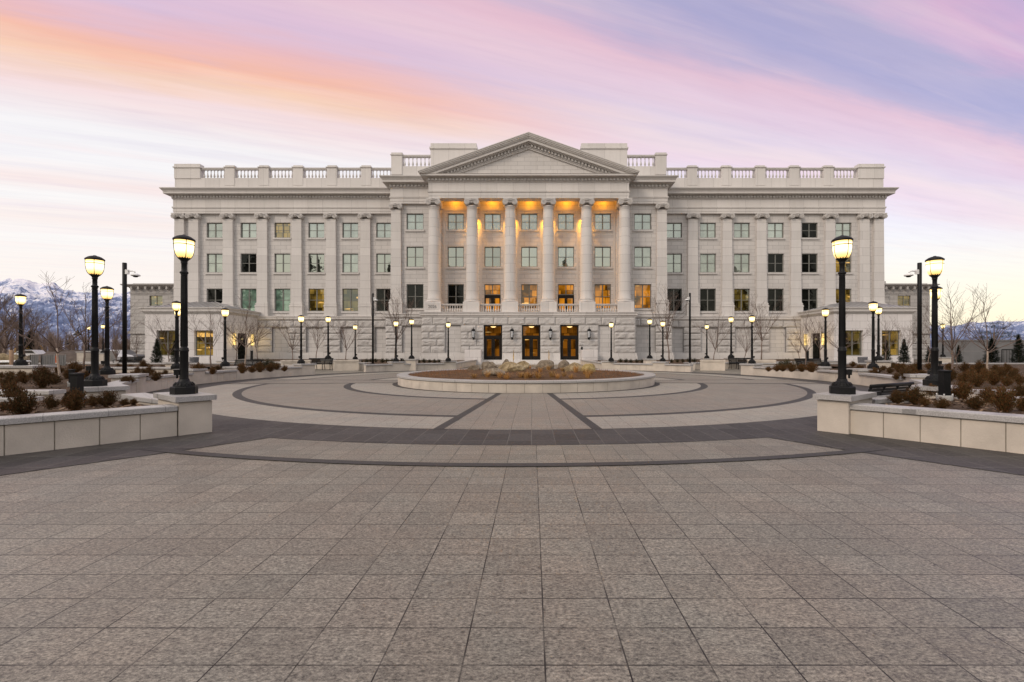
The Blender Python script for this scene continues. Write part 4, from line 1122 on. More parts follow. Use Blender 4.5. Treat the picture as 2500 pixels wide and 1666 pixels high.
# ------------------------------------------------------------------ entrance pavilions
def pavilion(s):
    nm = SIDE[s]; Y0, Y1 = 46.3, 52.1; xi, xo = 30.62, 38.45; X = lambda v: -v if s == 1 else v
    r = empty('entrance_pavilion', (X(34.5),Y0,0), 'low pale stone entrance pavilion with hipped metal roof at the %s end of the building' % nm, 'pavilion')
    rng = lambda a, b: (min(X(a),X(b)), max(X(a),X(b)))
    wz0, wz1 = ZD(869,Y0), ZD(807,Y0)
    wc = [36.35,32.58]; ops = [(X(c)-.95,X(c)+.95,wz0,wz1) for c in wc]
    w = MB(); a, b = rng(xi,xo); wallgrid(w, a, b, 0, 5.1, Y0, ops, .35)
    w.add([(X(xo),Y0,0),(X(xo),Y1,0),(X(xo),Y1,5.1),(X(xo),Y0,5.1)], [(0,1,2,3)])
    d0, d1, dz = 48.6, 50.2, 3.2                            # door on the inner side face
    for ya,yb,za,zb in ((Y0,d0,0,5.1),(d1,Y1,0,5.1),(d0,d1,dz,5.1)):
        w.add([(X(xi),ya,za),(X(xi),yb,za),(X(xi),yb,zb),(X(xi),ya,zb)], [(0,1,2,3)])
    w.box(*rng(xi+.1,xo-.1),Y0+.5,Y1,5.0,5.3)
    sx = X(xi+.35)
    for q in ([(X(xi),d0,0),(sx,d0,0),(sx,d0,dz),(X(xi),d0,dz)],[(X(xi),d1,0),(sx,d1,0),(sx,d1,dz),(X(xi),d1,dz)],[(X(xi),d0,dz),(sx,d0,dz),(sx,d1,dz),(X(xi),d1,dz)]): w.add(q, [(0,1,2,3)])
    w.build('wall', M['pav'], r)
    bs = MB(); a, b = rng(xi-.06,xo+.06); bs.box(a,b,Y0-.07,Y0-.004,0,.62); bs.build('plinth', M['pav'], r)
    for i, c in enumerate(wc): window(r, X(c)-.95, X(c)+.95, wz0, wz1, Y0, 'dimlit' if (i+(s<0))%2 == 0 else 'amber', reveal=.33, sill=False)
    k = MB(); path = [(X(xo),Y1),(X(xo),Y0),(X(xi),Y0),(X(xi),Y1)]
    prof = [(-.3,5.05),(.03,5.05),(.05,5.10),(.10,5.13),(.12,5.20),(.22,5.24),(.26,5.28),(.26,5.50),(.33,5.55),(.36,5.62),(.36,5.69),(-.3,5.71)]
    k.sweep(path if s == 1 else path[::-1], prof); k.build('cornice', M['carved'], r)
    rf = MB(); o = .05; ze, zr = 5.70, ZD(737.5,Y0+2.9); xm = (xi+xo)/2
    E = [(X(xi-o),Y0-o),(X(xo+o),Y0-o),(X(xo+o),Y1),(X(xi-o),Y1)]
    ra, rb = (X(xm-1.1),Y0+2.9,zr), (X(xm+1.1),Y0+2.9,zr)
    e = [(x,y,ze) for x,y in E]
    rf.add(e+[ra,rb], [(0,1,5,4),(1,2,5),(2,3,4,5),(3,0,4)])
    for q in range(14):                                    # standing seams on the front slope
        t = (q+.5)/14; p = Vector(e[0]).lerp(Vector(e[1]), t)
        x = p.x; dx0 = abs(x-X(xi-o)); dx1 = abs(x-X(xo+o)); run = min(1, min(dx0,dx1)/(xm-1.1-xi+o))
        rf.tube([p+Vector((0,0,.02)), Vector((x, Y0-o+(2.9+o)*run, ze+(zr-ze)*run+.02))], .035, 4)
    for q in range(9):
        t = (q+.5)/9; y = Y0-o+(Y1-Y0+o)*t; run = min(1, min(y-(Y0-o), Y1-y)/2.9)
        rf.tube([(X(xi-o),y,ze+.02),(X(xi-o+(xm-1.1-xi+o)*run),y,ze+(zr-ze)*run+.02)], .035, 4)
    rf.build('roof', M['roofmetal'], r)
    d = MB(); xx = X(xi+.22); xq = (min(xx,xx+.1*(-s)), max(xx,xx+.1*(-s)))
    for ya, yb, za, zb in ((d0,d0+.12,.3,dz),(d1-.12,d1,.3,dz),(d0+.12,d1-.12,dz-.12,dz),(d0+.12,d1-.12,2.35,2.5),(d0+.12,d1-.12,.3,.6),(d0+.5,d0+.62,.6,2.35),(d1-.62,d1-.5,.6,2.35)):
        d.box(xq[0],xq[1],ya,yb,za,zb)
    dd = d.build('door', M['bronze'], r)
    g = MB(); g.add([(xx,d0,.3),(xx,d1,.3),(xx,d1,dz),(xx,d0,dz)], [(0,1,2,3)]); g.build('pane', GL['dark'], dd)
    for yy in (d0-.75,d1+.75):
        cm = MB(); cm.lathe([(.13,0),(.13,1.2)], (X(xi-.16),yy,1.95), 16); sc = cm.build('sconce', M['glow'], r)
        cb = MB()
        for zz in (1.93,2.33,2.73,3.15): cb.lathe([(.14,zz-.02),(.14,zz+.02)], (X(xi-.16),yy,0), 16)
        cb.build('sconce_bands', M['bronze'], sc)
        light('sconce_lamp', 'POINT', (X(xi-.5),yy,2.55), 22, (1.,.72,.35), size=.2)
    return r
pavilion(1); pavilion(-1)

# ------------------------------------------------------------------ older buildings behind
def oldbuilding(s):
    X = lambda v: -v if s == 1 else v; Y = 72.
    r = empty('old_building', (X(52),Y,0), 'older grey stone building with heavy bracketed cornice behind the %s wing' % SIDE[s], 'building')
    rng = lambda a, b: (min(X(a),X(b)), max(X(a),X(b)))
    xo = 62.3; z = lambda y: ZD(y, Y)
    cols = [58.3, 49.8, 45.]; rows = [(z(747),z(722)),(z(800.6),z(765)),(z(860),z(825))]
    ops = [(X(c)-.85*1.2,X(c)+.85*1.2,a,b) for c in cols for a,b in rows]
    w = MB(); a, b = rng(38,xo); wallgrid(w, a, b, -.1, z(700), Y, ops, .35); w.add([(X(xo),Y,0),(X(xo),Y+30,0),(X(xo),Y+30,z(700)),(X(xo),Y,z(700))], [(0,1,2,3)]); w.build('wall', M['old'], r)
    for i, c in enumerate(cols):
        for j, (a,b) in enumerate(rows):
            window(r, X(c)-1.02, X(c)+1.02, a, b, Y, 'dimlit' if s == 1 and (i+j)%2 == 0 else ('amber' if s == -1 else 'clear'), sill=False)
    k = MB(); path = [(X(xo),Y+30),(X(xo),Y),(X(38),Y)]; t0 = z(704)
    pr = [(-.3,t0),(.1,t0),(.12,t0+.12),(.55,t0+.2),(.6,t0+.28),(.85,t0+.42),(.85,t0+.55),(-.3,t0+.6)]
    k.sweep(path if s == 1 else path[::-1], pr)
    for q in range(14): c = X(xo-.6-q*1.1); k.box(c-.14,c+.14,Y-.6,Y,t0-.25,t0+.18)
    bz = z(812); k.box(*rng(38,xo+.2),Y-.25,Y,bz-.2,bz+.2); bz = z(716); k.box(*rng(38,xo+.1),Y-.12,Y,bz-.1,bz+.1)
    k.build('cornice', M['old'], r)
    p = MB(); p.box(*rng(38,xo-.3),Y+.1,Y+30,z(699),z(692)); p.box(*rng(38,55.5),Y+.05,Y+20,z(692),z(687)); p.build('parapet', M['old'], r)
    ps = MB()
    for c in (55.2,52.6): ps.box(X(c)-.5,X(c)+.5,Y-.25,Y,bz-6.4,bz-.25); ps.box(X(c)-.62,X(c)+.62,Y-.35,Y,bz-.6,bz-.25)
    ps.build('pilasters', M['old'], r)
    rb = MB(); rustic(rb, [], *rng(44,xo), Y-.02, [(z(868)+k*.9, z(868)+(k+1)*.9) for k in range(3)], [(X(c)-1.02,X(c)+1.02,rows[2][0],rows[2][1]) for c in cols], 1.6, 90+s); rb.build('rock_faced_base', M['old'], r)
oldbuilding(1); oldbuilding(-1)

# grey retaining wall and gate on the right
r = empty('retaining_wall', (60,48,0), 'grey concrete retaining wall at the right edge behind the conifers', 'wall')
mb = MB(); y = 47.5; x0 = XD(2290,47.5); n = 9
for k in range(n): 
    a, b = x0+k*2.6, x0+(k+1)*2.6-.03
    mb.box(a,b,y,y+.5,0,1.3); mb.box(a,b,y,y+.5,1.32,ZD(833,47.5))
mb.build('wall_panels', M['greywall'], r)
mb = MB(); mb.box(x0-.1,x0+n*2.6,y-.06,y+.56,ZD(833,47.5),ZD(831,47.5)+.05); mb.build('coping', M['greywall'], r)
r = empty('iron_gate', (XD(2457,42),42,0), 'black iron railing gate between two conifers at the right edge', 'gate')
mb = MB(); xg0, xg1 = XD(2446,42), XD(2472,42); zt = ZD(854,42)
for k in range(8): xx = xg0+(xg1-xg0)*k/7; mb.tube([(xx,42,.05),(xx,42,zt)], .022 if k not in (0,7) else .05, 6)
mb.box(xg0,xg1,41.97,42.03,zt-.03,zt+.05); mb.box(xg0,xg1,41.97,42.03,.10,.16); mb.build('railing', M['metal'], r)

# ------------------------------------------------------------------ trees and plants
def grow(seed, H, trunk_h, spread, nb=5, levels=3, thick=.035, up=.75):
    rnd = random.Random(seed); tr, cr = MB(), MB()
    lean = Vector((rnd.uniform(-.05,.05), rnd.uniform(-.05,.05), 0))
    tp = [Vector((0,0,0))+lean*(t*t)*H+Vector((rnd.uniform(-.012,.012), rnd.uniform(-.012,.012), trunk_h*t)) for t in (0,.25,.5,.75,1)]
    tr.tube(tp, [thick*1.25,thick,thick*.9,thick*.82,thick*.72], 7)
    def branch(p, d, L, r, lv):
        n = 5 if lv > 0 else 4; pts = [p.copy()]; q = p.copy(); dd = d.copy(); rad = [r]
        for i in range(n):
            dd = (dd+Vector((rnd.uniform(-.17,.17), rnd.uniform(-.17,.17), rnd.uniform(-.02,.16)*up))).normalized()
            q = q+dd*L/n; pts.append(q.copy()); rad.append(max(.0028, r*(1-.72*(i+1)/n)))
        cr.tube(pts, rad, 5 if r > .012 else 3, caps=False)
        if lv <= 0: return
        k = rnd.randint(5,8) if lv > 1 else rnd.randint(3,6)
        for j in range(k):
            t = rnd.uniform(.22,1.); i = min(n-1, int(t*n)); b = pts[i].lerp(pts[i+1], t*n-i) if i < n else pts[-1]
            ax = Vector((rnd.uniform(-1,1), rnd.uniform(-1,1), rnd.uniform(-.25,.6))).normalized()
            nd = (dd*1.0+ax*rnd.uniform(.55,.95)).normalized()
            if nd.z < -.05: nd.z = abs(nd.z); nd.normalize()
            branch(b, nd, L*rnd.uniform(.38,.62)*(1-.25*t), max(.003, r*.5*(1-.4*t)), lv-1)
    top = tp[-1]; hc = H-trunk_h
    branch(top, Vector((lean.x,lean.y,1)).normalized(), hc*.95, thick*.62, levels-1)
    for j in range(nb):
        a = 2*math.pi*(j+rnd.uniform(-.3,.3))/nb; t = rnd.uniform(.82,1.); el = rnd.uniform(.55,1.15)
        d = Vector((math.cos(a)*spread, math.sin(a)*spread, el)).normalized()
        b = tp[-2].lerp(tp[-1], (t-.75)*4)
        branch(b, d, hc*rnd.uniform(.7,.95), thick*.5, levels-1)
    return tr, cr
def tree_proto(seed, H, th, sp, nb, lv, thick, bark, twig, name='bare_tree'):
    r = empty(name, (0,0,0), 'x', 'tree'); t, c = grow(seed, H, th, sp, nb, lv, thick)
    t.build('trunk', M[bark], r, inv=False); c.build('crown', M[twig], r, inv=False); return r
PRO = {'v': tree_proto(3,3.,1.1,1.35,7,3,.034,'palebark','twig'), 'v2': tree_proto(9,3.,1.0,.55,6,3,.034,'bark','twig'),
       'b': tree_proto(14,3.,.85,.62,7,3,.030,'bark','twig'), 'b2': tree_proto(21,3.,1.1,.5,7,3,.03,'bark','twig'),
       'col': tree_proto(33,3.,.35,.16,8,3,.03,'bark','twig'), 'big': tree_proto(41,3.,.7,.95,6,4,.075,'bark','twig')}
used = set()
def put(kind, px, yb, ytop, D, label, z=None, group='bare young trees around the plaza'):
    p = PRO[kind]; o = p if kind not in used else copy_tree(p); used.add(kind)
    z0 = CZ-(yb-V0)*D/F if z is None else z
    h = ZD(ytop, D)-z0; s = h/3.15
    o.location = (XD(px,D), D, z0); o.scale = (s,s,s); o.rotation_euler = (0,0,random.uniform(0,6.28)); tag(o, label, 'tree', group)
    return o
put('v',146,937,690,13.6,'pale trunked bare tree spreading before the snowy mountains on the left',.42)
put('v2',205,905,703,24,'thin bare tree between the two tall left lamps',.42)
put('col',283,884,744,38,'slender upright bare tree just left of the left camera pole',.2)
put('b2',336,886,810,44,'small bare tree before the old building at left',.1)
put('b',413,895,764,26,'thin bare tree before the outer left pavilion window',.42)
put('v2',514,899,752,25.5,'leaning bare tree before the inner left pavilion window',.42)
put('b',577,884,770,31,'bare tree left of the left pavilion door')
put('v',598,893,736,27,'pale trunked bare tree right of the left pavilion door',.35)
put('b2',629,879,778,42,'small bare tree at the corner of the left pavilion',.4)
put('b',715,881,765,31.3,'bare tree in the left planter box beside the bench',.62)
put('b2',771,877,776,36,'bare tree behind the left bench',.4)
put('b',844,881,768,31.9,'bare tree in the planter box right of the left bench',.62)
put('b2',964,884,711,35,'bare tree rising before the left bay pilaster',.4)
put('b2',1634,884,709,35,'bare tree rising before the right bay pilaster',.4)
put('b',1742,879,763,32,'bare tree in the planter box left of the right bench',.62)
put('b',1817.4,877,777,36,'bare tree behind the right bench',.4)
put('b2',1858.8,880,726,33,'tall bare tree in the right planter box beside the lamp',.62)
put('b',1952,876,800,42,'small bare tree at the corner of the right pavilion',.4)
put('v2',1967,897,770,26,'pale leaning bare tree left of the right pavilion door',.42)
put('b',2002.7,884,764,31,'bare tree before the right pavilion door')
put('v',2052,899,768,26,'bare tree hidden behind the biggest right lamp pole',.42)
put('v2',2162,893,778,27,'pale trunked bare tree before the outer right pavilion window',.42)
put('b2',2213,882,787,40,'thin bare tree at the outer corner of the right pavilion',.2)
put('b',2266,882,770,36,'thin bare tree left of the second biggest right lamp',.3)
put('v2',2326,914,707,18.8,'pale bare tree left of the two standing before the far hills at right',.42)
put('b',2338,903,790,23,'small pale bare tree just right of a taller one at the right',.42)
put('v',2410,925,718,15.9,'rightmost bare tree with reddish trunk before the grey wall',.42)
put('big',8,862,735,58,'broad old bare tree at the left edge behind the lamp',0,'old trees on the left')
put('big',60,862,752,64,'broad old bare tree right of the far left lamp',0,'old trees on the left')
put('big',-40,864,690,40,'old bare tree reaching in from the left edge',0,'old trees on the left')

def conifer_mesh(seed, H, R, n=2600, droop=.25):
    rnd = random.Random(seed); t, c = MB(), MB()
    t.tube([(0,0,0),(0,0,H*.9)], [R*.09,R*.015], 6)
    lob = [rnd.uniform(.75,1.15) for _ in range(14)]
    for _ in range(n):
        u = rnd.random()**.75; z = H*(.04+.96*(1-u)); rr = R*u*(.85+.15*math.sin(z/H*40))*lob[int(z/H*13.9)]
        a = rnd.uniform(0,6.283); q = rnd.random()**.5
        p = Vector((math.cos(a)*rr*q, math.sin(a)*rr*q, z-.1*rr*q))
        d = Vector((math.cos(a), math.sin(a), rnd.uniform(.1,.9))).normalized(); w = Vector((-d.y,d.x,rnd.uniform(-.4,.4))).normalized()
        l = R*rnd.uniform(.13,.26); ww = l*.22
        c.add([p-w*ww,p+w*ww,p+d*l+w*ww*.15,p+d*l-w*ww*.15], [(0,1,2,3)])
    for k in range(6): c.add([(R*.02,0,H*.9),(-R*.02,0,H*.9),(rnd.uniform(-.02,.02)*R,0,H*1.04)], [(0,1,2)])
    return t, c
def conif_proto(seed, H, R):
    r = empty('conifer', (0,0,0), 'x', 'tree'); t, c = conifer_mesh(seed, H, R)
    t.build('trunk', M['bark'], r, inv=False); c.build('crown', M['needle'], r, inv=False); return r
CP = [conif_proto(51,2.,.62), conif_proto(52,2.,.55)]; cused = set()
def putc(i, px, yb, ytop, w, D, label):
    o = CP[i] if i not in cused else copy_tree(CP[i]); cused.add(i)
    z0 = CZ-(yb-V0)*D/F; h = ZD(ytop,D)-z0
    o.location = (XD(px,D),D,z0); o.scale = (w*D/F/1.05*COS(px), w*D/F/1.05*COS(px), h/2.05); o.rotation_euler = (0,0,random.uniform(0,6)); tag(o, label, 'conifer', 'dark conifers by the pavilions')
putc(0,383,888,826,38,40,'dark conifer at the outer left pavilion window')
putc(1,426,888,832,30,41,'narrow conifer behind the lamp before the left pavilion')
putc(1,2164,886,829,34,39,'dark conifer behind a lamp between the right pavilion windows')
putc(0,2207,887,828,38,40,'dark conifer right of the outer right pavilion window')
putc(1,2267,886,845,26,41,'small dark conifer left of the second biggest right lamp')
putc(1,2340,888,842,30,40,'dark conifer before the grey wall between two bare trunks')
putc(0,2421,890,826,56,38,'wide dark conifer left of the iron gate')
putc(0,2487,892,816,50,37,'tall dark conifer at the right edge, right of the iron gate')
# pine behind the wall
r = empty('pine_tree', (XD(2425,56),56,0), 'spreading green pine crown showing above the grey wall', 'tree')
mb = MB(); rnd = random.Random(8); bz = ZD(832,56)
tb = MB(); xx = XD(2425,56); tb.tube([(xx,56,0),(xx+.1,56,bz+1.)], [.16,.08], 7)
clumps = [(-1.9,.4),(-1.2,1.0),(-.5,1.7),(.2,2.1),(.9,1.5),(1.6,.9),(2.3,.5),(0,.9),(.7,.5),(-.8,.4)]
for cx, cz in clumps:
    tb.tube([(xx,56,bz-.6),(xx+cx*.5,56,bz+cz*.4),(xx+cx,56,bz+cz)], [.05,.04,.015], 5)
    for _ in range(170):
        d = Vector((rnd.gauss(0,1),rnd.gauss(0,1),rnd.gauss(0,.7))).normalized(); p = Vector((xx+cx,56,bz+cz))+Vector((d.x*.5,d.y*.5,d.z*.28))*rnd.random()**.5; w = d.orthogonal().normalized()*.02
        mb.add([p-w,p+w,p+d*.2], [(0,1,2)])
tb.build('trunk', M['bark'], r); mb.build('crown', M['needle'], r)

def shrub_mesh(seed, n=1500, spiky=.5):
    rnd = random.Random(seed); mb = MB()
    stems = []
    for _ in range(60):
        a = rnd.uniform(0,6.283); e = rnd.uniform(.38,1.5); L = rnd.uniform(.46,.72)*(1+.22*math.sin(e)*spiky)
        d = Vector((math.cos(a)*math.cos(e), math.sin(a)*math.cos(e), math.sin(e)*1.0)); stems.append((d,L))
        mb.tube([(0,0,0),d*L*.6,d*L*.95+Vector((0,0,.05))], [.008,.005,.002], 3, caps=False)
    for _ in range(n):
        d, L = rnd.choice(stems); t = rnd.random()**.55
        p = d*L*t+Vector((rnd.gauss(0,.055),rnd.gauss(0,.055),rnd.gauss(0,.045)+.05*t)); p.z = max(.005, p.z)
        o = (d+Vector((rnd.gauss(0,.6),rnd.gauss(0,.6),rnd.gauss(.5,.5)))).normalized(); w = o.orthogonal().normalized(); w.rotate(Matrix.Rotation(rnd.uniform(0,6.28),3,o))
        l = rnd.uniform(.036,.082); ww = l*.28
        mb.add([p,p+o*l*.5+w*ww,p+o*l,p+o*l*.5-w*ww], [(0,1,2,3)])
    return mb
SHP = {}
def shrub_proto(k, mat):
    o = shrub_mesh(60+k, 4200 if k < 3 else 1600, .5).build('shrub', M[mat]); return o
protos = [shrub_proto(0,'shrub'), shrub_proto(1,'shrub'), shrub_proto(2,'shrub'), shrub_proto(3,'shrubgreen')]
sused = set()
BEDS = {
 'front left planter': [(57,1016,82,.42),(29,980,54,.42),(184,1004,58,.42),(226,993,32,.42),(263,994,54,.42),(306,992,30,.42),(327,989,20,.42),(10,1003,30,.42),(124,1000,44,.42),(160,986,28,.42)],
 'left side bed': [(21,949,56,.42),(103,948,56,.42),(4,923,18,.42),(27,923,24,.42),(50,923,24,.42),(85,924,26,.42),(108,918,27,.42),(143,913,30,.42),(182,912,38,.42),(212,926,28,.42),(305,938,24,.42),(330,927,28,.42),(352,927,34,.42),(381,930,30,.42),(371,908,20,.42),(289,908,22,.42),(350,901,24,.42),(394,907,22,.42),(320,905,20,.42),(484,913,28,.42),(519,914,20,.42),(467,908,14,.42),(437,905,16,.42),(497,904,14,.42),(532,905,14,.42),(60,936,36,.42),(132,939,34,.42),(165,925,26,.42),(196,935,26,.42),(241,915,20,.42),(262,912,18,.42),(318,936,24,.42),(365,915,22,.42),(403,919,22,.42),(336,912,20,.42)],
 'bed by the left bench': [(591,912,28,.42),(616,910,24,.42),(634,909,26,.42),(660,908,28,.42),(676,903,20,.42),(695,907,19,.42)],
 'left back planter': [(883,885,11,.4),(894,886,13,.4),(906,884,10,.4),(918,885,12,.4),(933,886,14,.4),(946,886,14,.4),(957,884,10,.4),(984,886,12,.4),(998,886,14,.4),(1010,887,14,.4),(1023,886,13,.4),(1036,886,14,.4),(1048,886,13,.4),(1060,887,13,.4),(1072,886,12,.4)],
 'front right planter': [(2190,985,38,.42),(2234,988,52,.42),(2300,1001,36,.42),(2276,970,36,.42),(2350,975,60,.42),(2330,968,34,.42),(2452,1006,70,.42),(2492,973,44,.42),(2498,1004,46,.42),(2210,978,24,.42),(2256,992,30,.42),(2412,986,44,.42),(2382,1000,48,.42)],
 'right side bed': [(2188,927,22,.42),(2213,929,46,.42),(2235,914,34,.42),(2195,910,30,.42),(2172,912,20,.42),(2098,912,24,.42),(2082,896,16,.42),(2268,903,24,.42),(2320,931,34,.42),(2352,939,40,.42),(2387,945,38,.42),(2425,941,42,.42),(2457,943,32,.42),(2488,939,32,.42),(2356,910,32,.42),(2318,906,22,.42),(2392,914,40,.42),(2429,910,26,.42),(2457,910,28,.42),(2478,914,22,.42),(2145,911,18,.42),(2122,912,18,.42),(2180,899,18,.42),(2205,900,18,.42),(2240,903,20,.42),(2135,916,22,.42),(2157,905,18,.42),(2224,921,36,.42),(2251,921,26,.42),(2302,925,24,.42),(2371,926,32,.42),(2406,929,34,.42),(2441,926,32,.42),(2470,927,30,.42),(2375,906,20,.42)],
 'bed by the right bench': [(1876,907,17,.42),(1897,907,20,.42),(1911,907,20,.42),(1932,908,27,.42),(1958,908,26,.42),(1981,909,30,.42),(1996,906,18,.42)],
 'right back planter': [(1516,885,12,.4),(1528,886,13,.4),(1541,886,13,.4),(1554,886,13,.4),(1567,886,13,.4),(1580,886,13,.4),(1594,885,13,.4),(1640,886,13,.4),(1653,885,11,.4),(1667,885,12,.4),(1684,886,15,.4),(1696,885,12,.4)],
}
for bed, L in BEDS.items():
    L = sorted(L)
    for i, (px, yb, w, z) in enumerate(L):
        x, D = G(px, yb, z)
        back = 'back' in bed
        k = 3 if back else random.randrange(3)
        o = protos[k] if k not in sused else protos[k].copy()
        if k in sused: C.objects.link(o)
        sused.add(k); o.name = 'shrub'
        s = w*D/F*random.uniform(.9,1.12); sx = s*COS(px)*.98; o.location = (x,D,z-.01); o.scale = (sx,sx,s*random.uniform(.92,1.12)); o.rotation_euler = (0,0,random.uniform(0,6.28))
        lk = 'low dark green shrub' if back else 'bronze brown shrub'
        tag(o, '%s, %s from the left in the %s' % (lk, ordn(i), bed), 'shrub', 'shrubs in the '+bed)
# green shrubs behind benches
for i, (px, yb, w, D, lb) in enumerate(((650,889,36,29,'dark green shrub behind the far left bench bed'),(1925,889,36,29,'dark green shrub behind the far right bench bed'),(668,886,26,31,'dark green shrub left of the left planter box'),(1905,887,22,31,'dark green shrub right of the right planter box'))):
    o = protos[3].copy(); C.objects.link(o); s = w*D/F; o.location = (XD(px,D),D,.2); o.scale = (s,s,s*.9); o.rotation_euler = (0,0,i); tag(o, lb, 'shrub')

# ------------------------------------------------------------------ street furniture
def bench_proto():
    r = empty('park_bench', (0,0,0), 'x', 'bench', 'black slatted park benches'); W = .82
    se, ba = MB(), MB()
    for k in range(7):
        y = -.05-.062*k; z = .42+.012*math.cos(k*.9); se.box(-W,W,y-.022,y+.022,z-.016,z+.008)
    for k in range(6):
        t = k/5; y = .02+.16*t+.03*math.sin(t*3); z = .47+.30*t
        ba.box(-W,W,y-.012,y+.012,z-.024,z+.024)
    ba.tube([(-W-.02,.215,.80),(W+.02,.215,.80)], .032, 10)
    se.build('seat', M['metal'], r, inv=False); ba.build('backrest', M['metal'], r, inv=False)
    for sx in (-W+.03, -W/3, W/3, W-.03):
        l = MB()
        l.tube([(sx,-.46,.0),(sx,-.44,.22),(sx,-.47,.40),(sx,-.05,.40),(sx,.02,.44),(sx,.21,.79)], .022, 6); l.tube([(sx,.16,0),(sx,.06,.2),(sx,-.02,.40)], .022, 6)
        if abs(sx) > .6: l.tube([(sx,-.44,.42),(sx,-.50,.58),(sx,-.40,.64),(sx,-.05,.62),(sx,.14,.64)], .022, 6)
        l.build('leg', M['metal'], r, inv=False)
    return r
BP = bench_proto(); first = True
def bench(x, y, rz, label, z=0, sc=1.):
    global first
    o = BP if first else copy_tree(BP); first = False
    o.location = (x,y,z); o.rotation_euler = (0,0,R_(rz)); o.scale = (sc,)*3; o['label'] = label
xa, ya = XD(2110,9.0), 9.0; xb, yb_ = XD(2204,9.75), 9.75
bench((xa+xb)/2, (ya+yb_)/2+.1, 180+math.degrees(math.atan2(yb_-ya, xb-xa)), 'black slatted bench seen from behind right of the nearest right pier', z=-.09)
bench(XD(782,33.2), 33.2, 8, 'black bench between the two left planter boxes')
bench(XD(603,28), 28, 0, 'black bench behind the shrubs before the left pavilion door', .0)
bench(XD(1808,34.3), 34.3, -8, 'black bench between the two right planter boxes')
bench(XD(1977,29), 29, 0, 'black bench behind the shrubs before the right pavilion door', .05)
bench(XD(316,34.5), 34.5, 0, 'black bench before the old building, right of the left camera pole', .05)

def boxplanter(x, y, rz, w, d, h, label):
    r = empty('planter_box', (x,y,0), label, 'planter box', 'square stone planter boxes by the benches', R_(rz))
    b = MB(); b.box(-w/2,w/2,-d/2,d/2,0,h-.08); b.build('box_body', M['precast'], r, inv=False)
    e = MB(); t = .09
    for s in (-1,1):
        for (a0,a1,z0,z1) in ((-w/2,w/2,0,.10),(-w/2,w/2,h-.16,h-.08),(-w/2,-w/2+t,.10,h-.16),(w/2-t,w/2,.10,h-.16)): 
            y0 = s*d/2; e.box(a0-.02,a1+.02,min(y0,y0+s*.03),max(y0,y0+s*.03),z0,z1)
        for (a0,a1,z0,z1) in ((-d/2,d/2,0,.10),(-d/2,d/2,h-.16,h-.08),(-d/2,-d/2+t,.10,h-.16),(d/2-t,d/2,.10,h-.16)):
            x0 = s*w/2; e.box(min(x0,x0+s*.03),max(x0,x0+s*.03),a0,a1,z0,z1)
    e.build('panel_frame', M['precast'], r, inv=False)
    c = MB()
    for a0,a1,b0,b1 in ((-w/2-.05,w/2+.05,-d/2-.05,-d/2+.16),(-w/2-.05,w/2+.05,d/2-.16,d/2+.05),(-w/2-.05,-w/2+.16,-d/2+.16,d/2-.16),(w/2-.16,w/2+.05,-d/2+.16,d/2-.16)): c.bbox(a0,a1,b0,b1,h-.08,h,.01)
    c.build('rim', M['precast'], r, inv=False)
    s = MB(); s.box(-w/2+.1,w/2-.1,-d/2+.1,d/2-.1,h-.3,h-.06); s.build('soil', M['mulch'], r, inv=False)
boxplanter(XD(845,32.2), 32.2, 22, 1.55, 1.25, .72, 'stone planter box right of the left bench, facing the round planter')
boxplanter(XD(720,31.4), 31.6, 22, 1.7, 1.25, .72, 'stone planter box left of the left bench, behind a lamp pier')
boxplanter(XD(1740,32.4), 32.4, -22, 1.55, 1.25, .72, 'stone planter box left of the right bench, facing the round planter')
boxplanter(XD(1858,33.), 33., -22, 1.7, 1.25, .72, 'stone planter box right of the right bench, behind a lamp pier')

def bollard(px, ybase, ytop, w, z, label, foot=True, D=None):
    D = D or F*(CZ-z)/(ybase-V0); x = XD(px,D); h = (ybase-ytop)*D/F; ww = w*D/F/2*COS(px)
    r = empty('bollard', (x,D,z), label, 'bollard', 'square black bollards')
    b = MB(); b.bbox(-ww,ww,-ww,ww,.10 if foot else 0,h-.035,.006); b.build('post', M['metal'], r, inv=False)
    c = MB(); c.bbox(-ww-.012,ww+.012,-ww-.012,ww+.012,h-.035,h,.008); c.build('cap', M['metal'], r, inv=False)
    if foot:
        f = MB(); f.lathe([(ww*1.95,-.1),(ww*1.95,.09),(ww*1.88,.10)], n=24); f.build('footing', M['concrete'], r, inv=False)
        bt = MB()
        for sx in (-1,1):
            for sy in (-1,1): bt.lathe([(.012,.10),(.012,.135)], (sx*ww*1.25,sy*ww*1.25,0), 6)
        bt.build('bolts', M['white'], r, inv=False)
bollard(188,984,911,24,.42,'black square bollard at the left, standing before the second biggest lamp')
bollard(175,944,902,11,.42,'smaller black bollard just behind the near left one')
bollard(2306,978,904,22,.42,'black square bollard at the right on a round concrete footing')
bollard(614.5,876,850,5,.35,'slim black bollard right of the left pavilion door',False,44)
bollard(1971.5,874,848,5,.35,'slim black bollard left of the right pavilion door',False,44)
bollard(980,884,868.5,4,.4,'tiny black bollard beside the left back planter lamp',False,32)
bollard(1613.5,880,867,4,.4,'tiny black bollard beside the right back planter lamp',False,32)

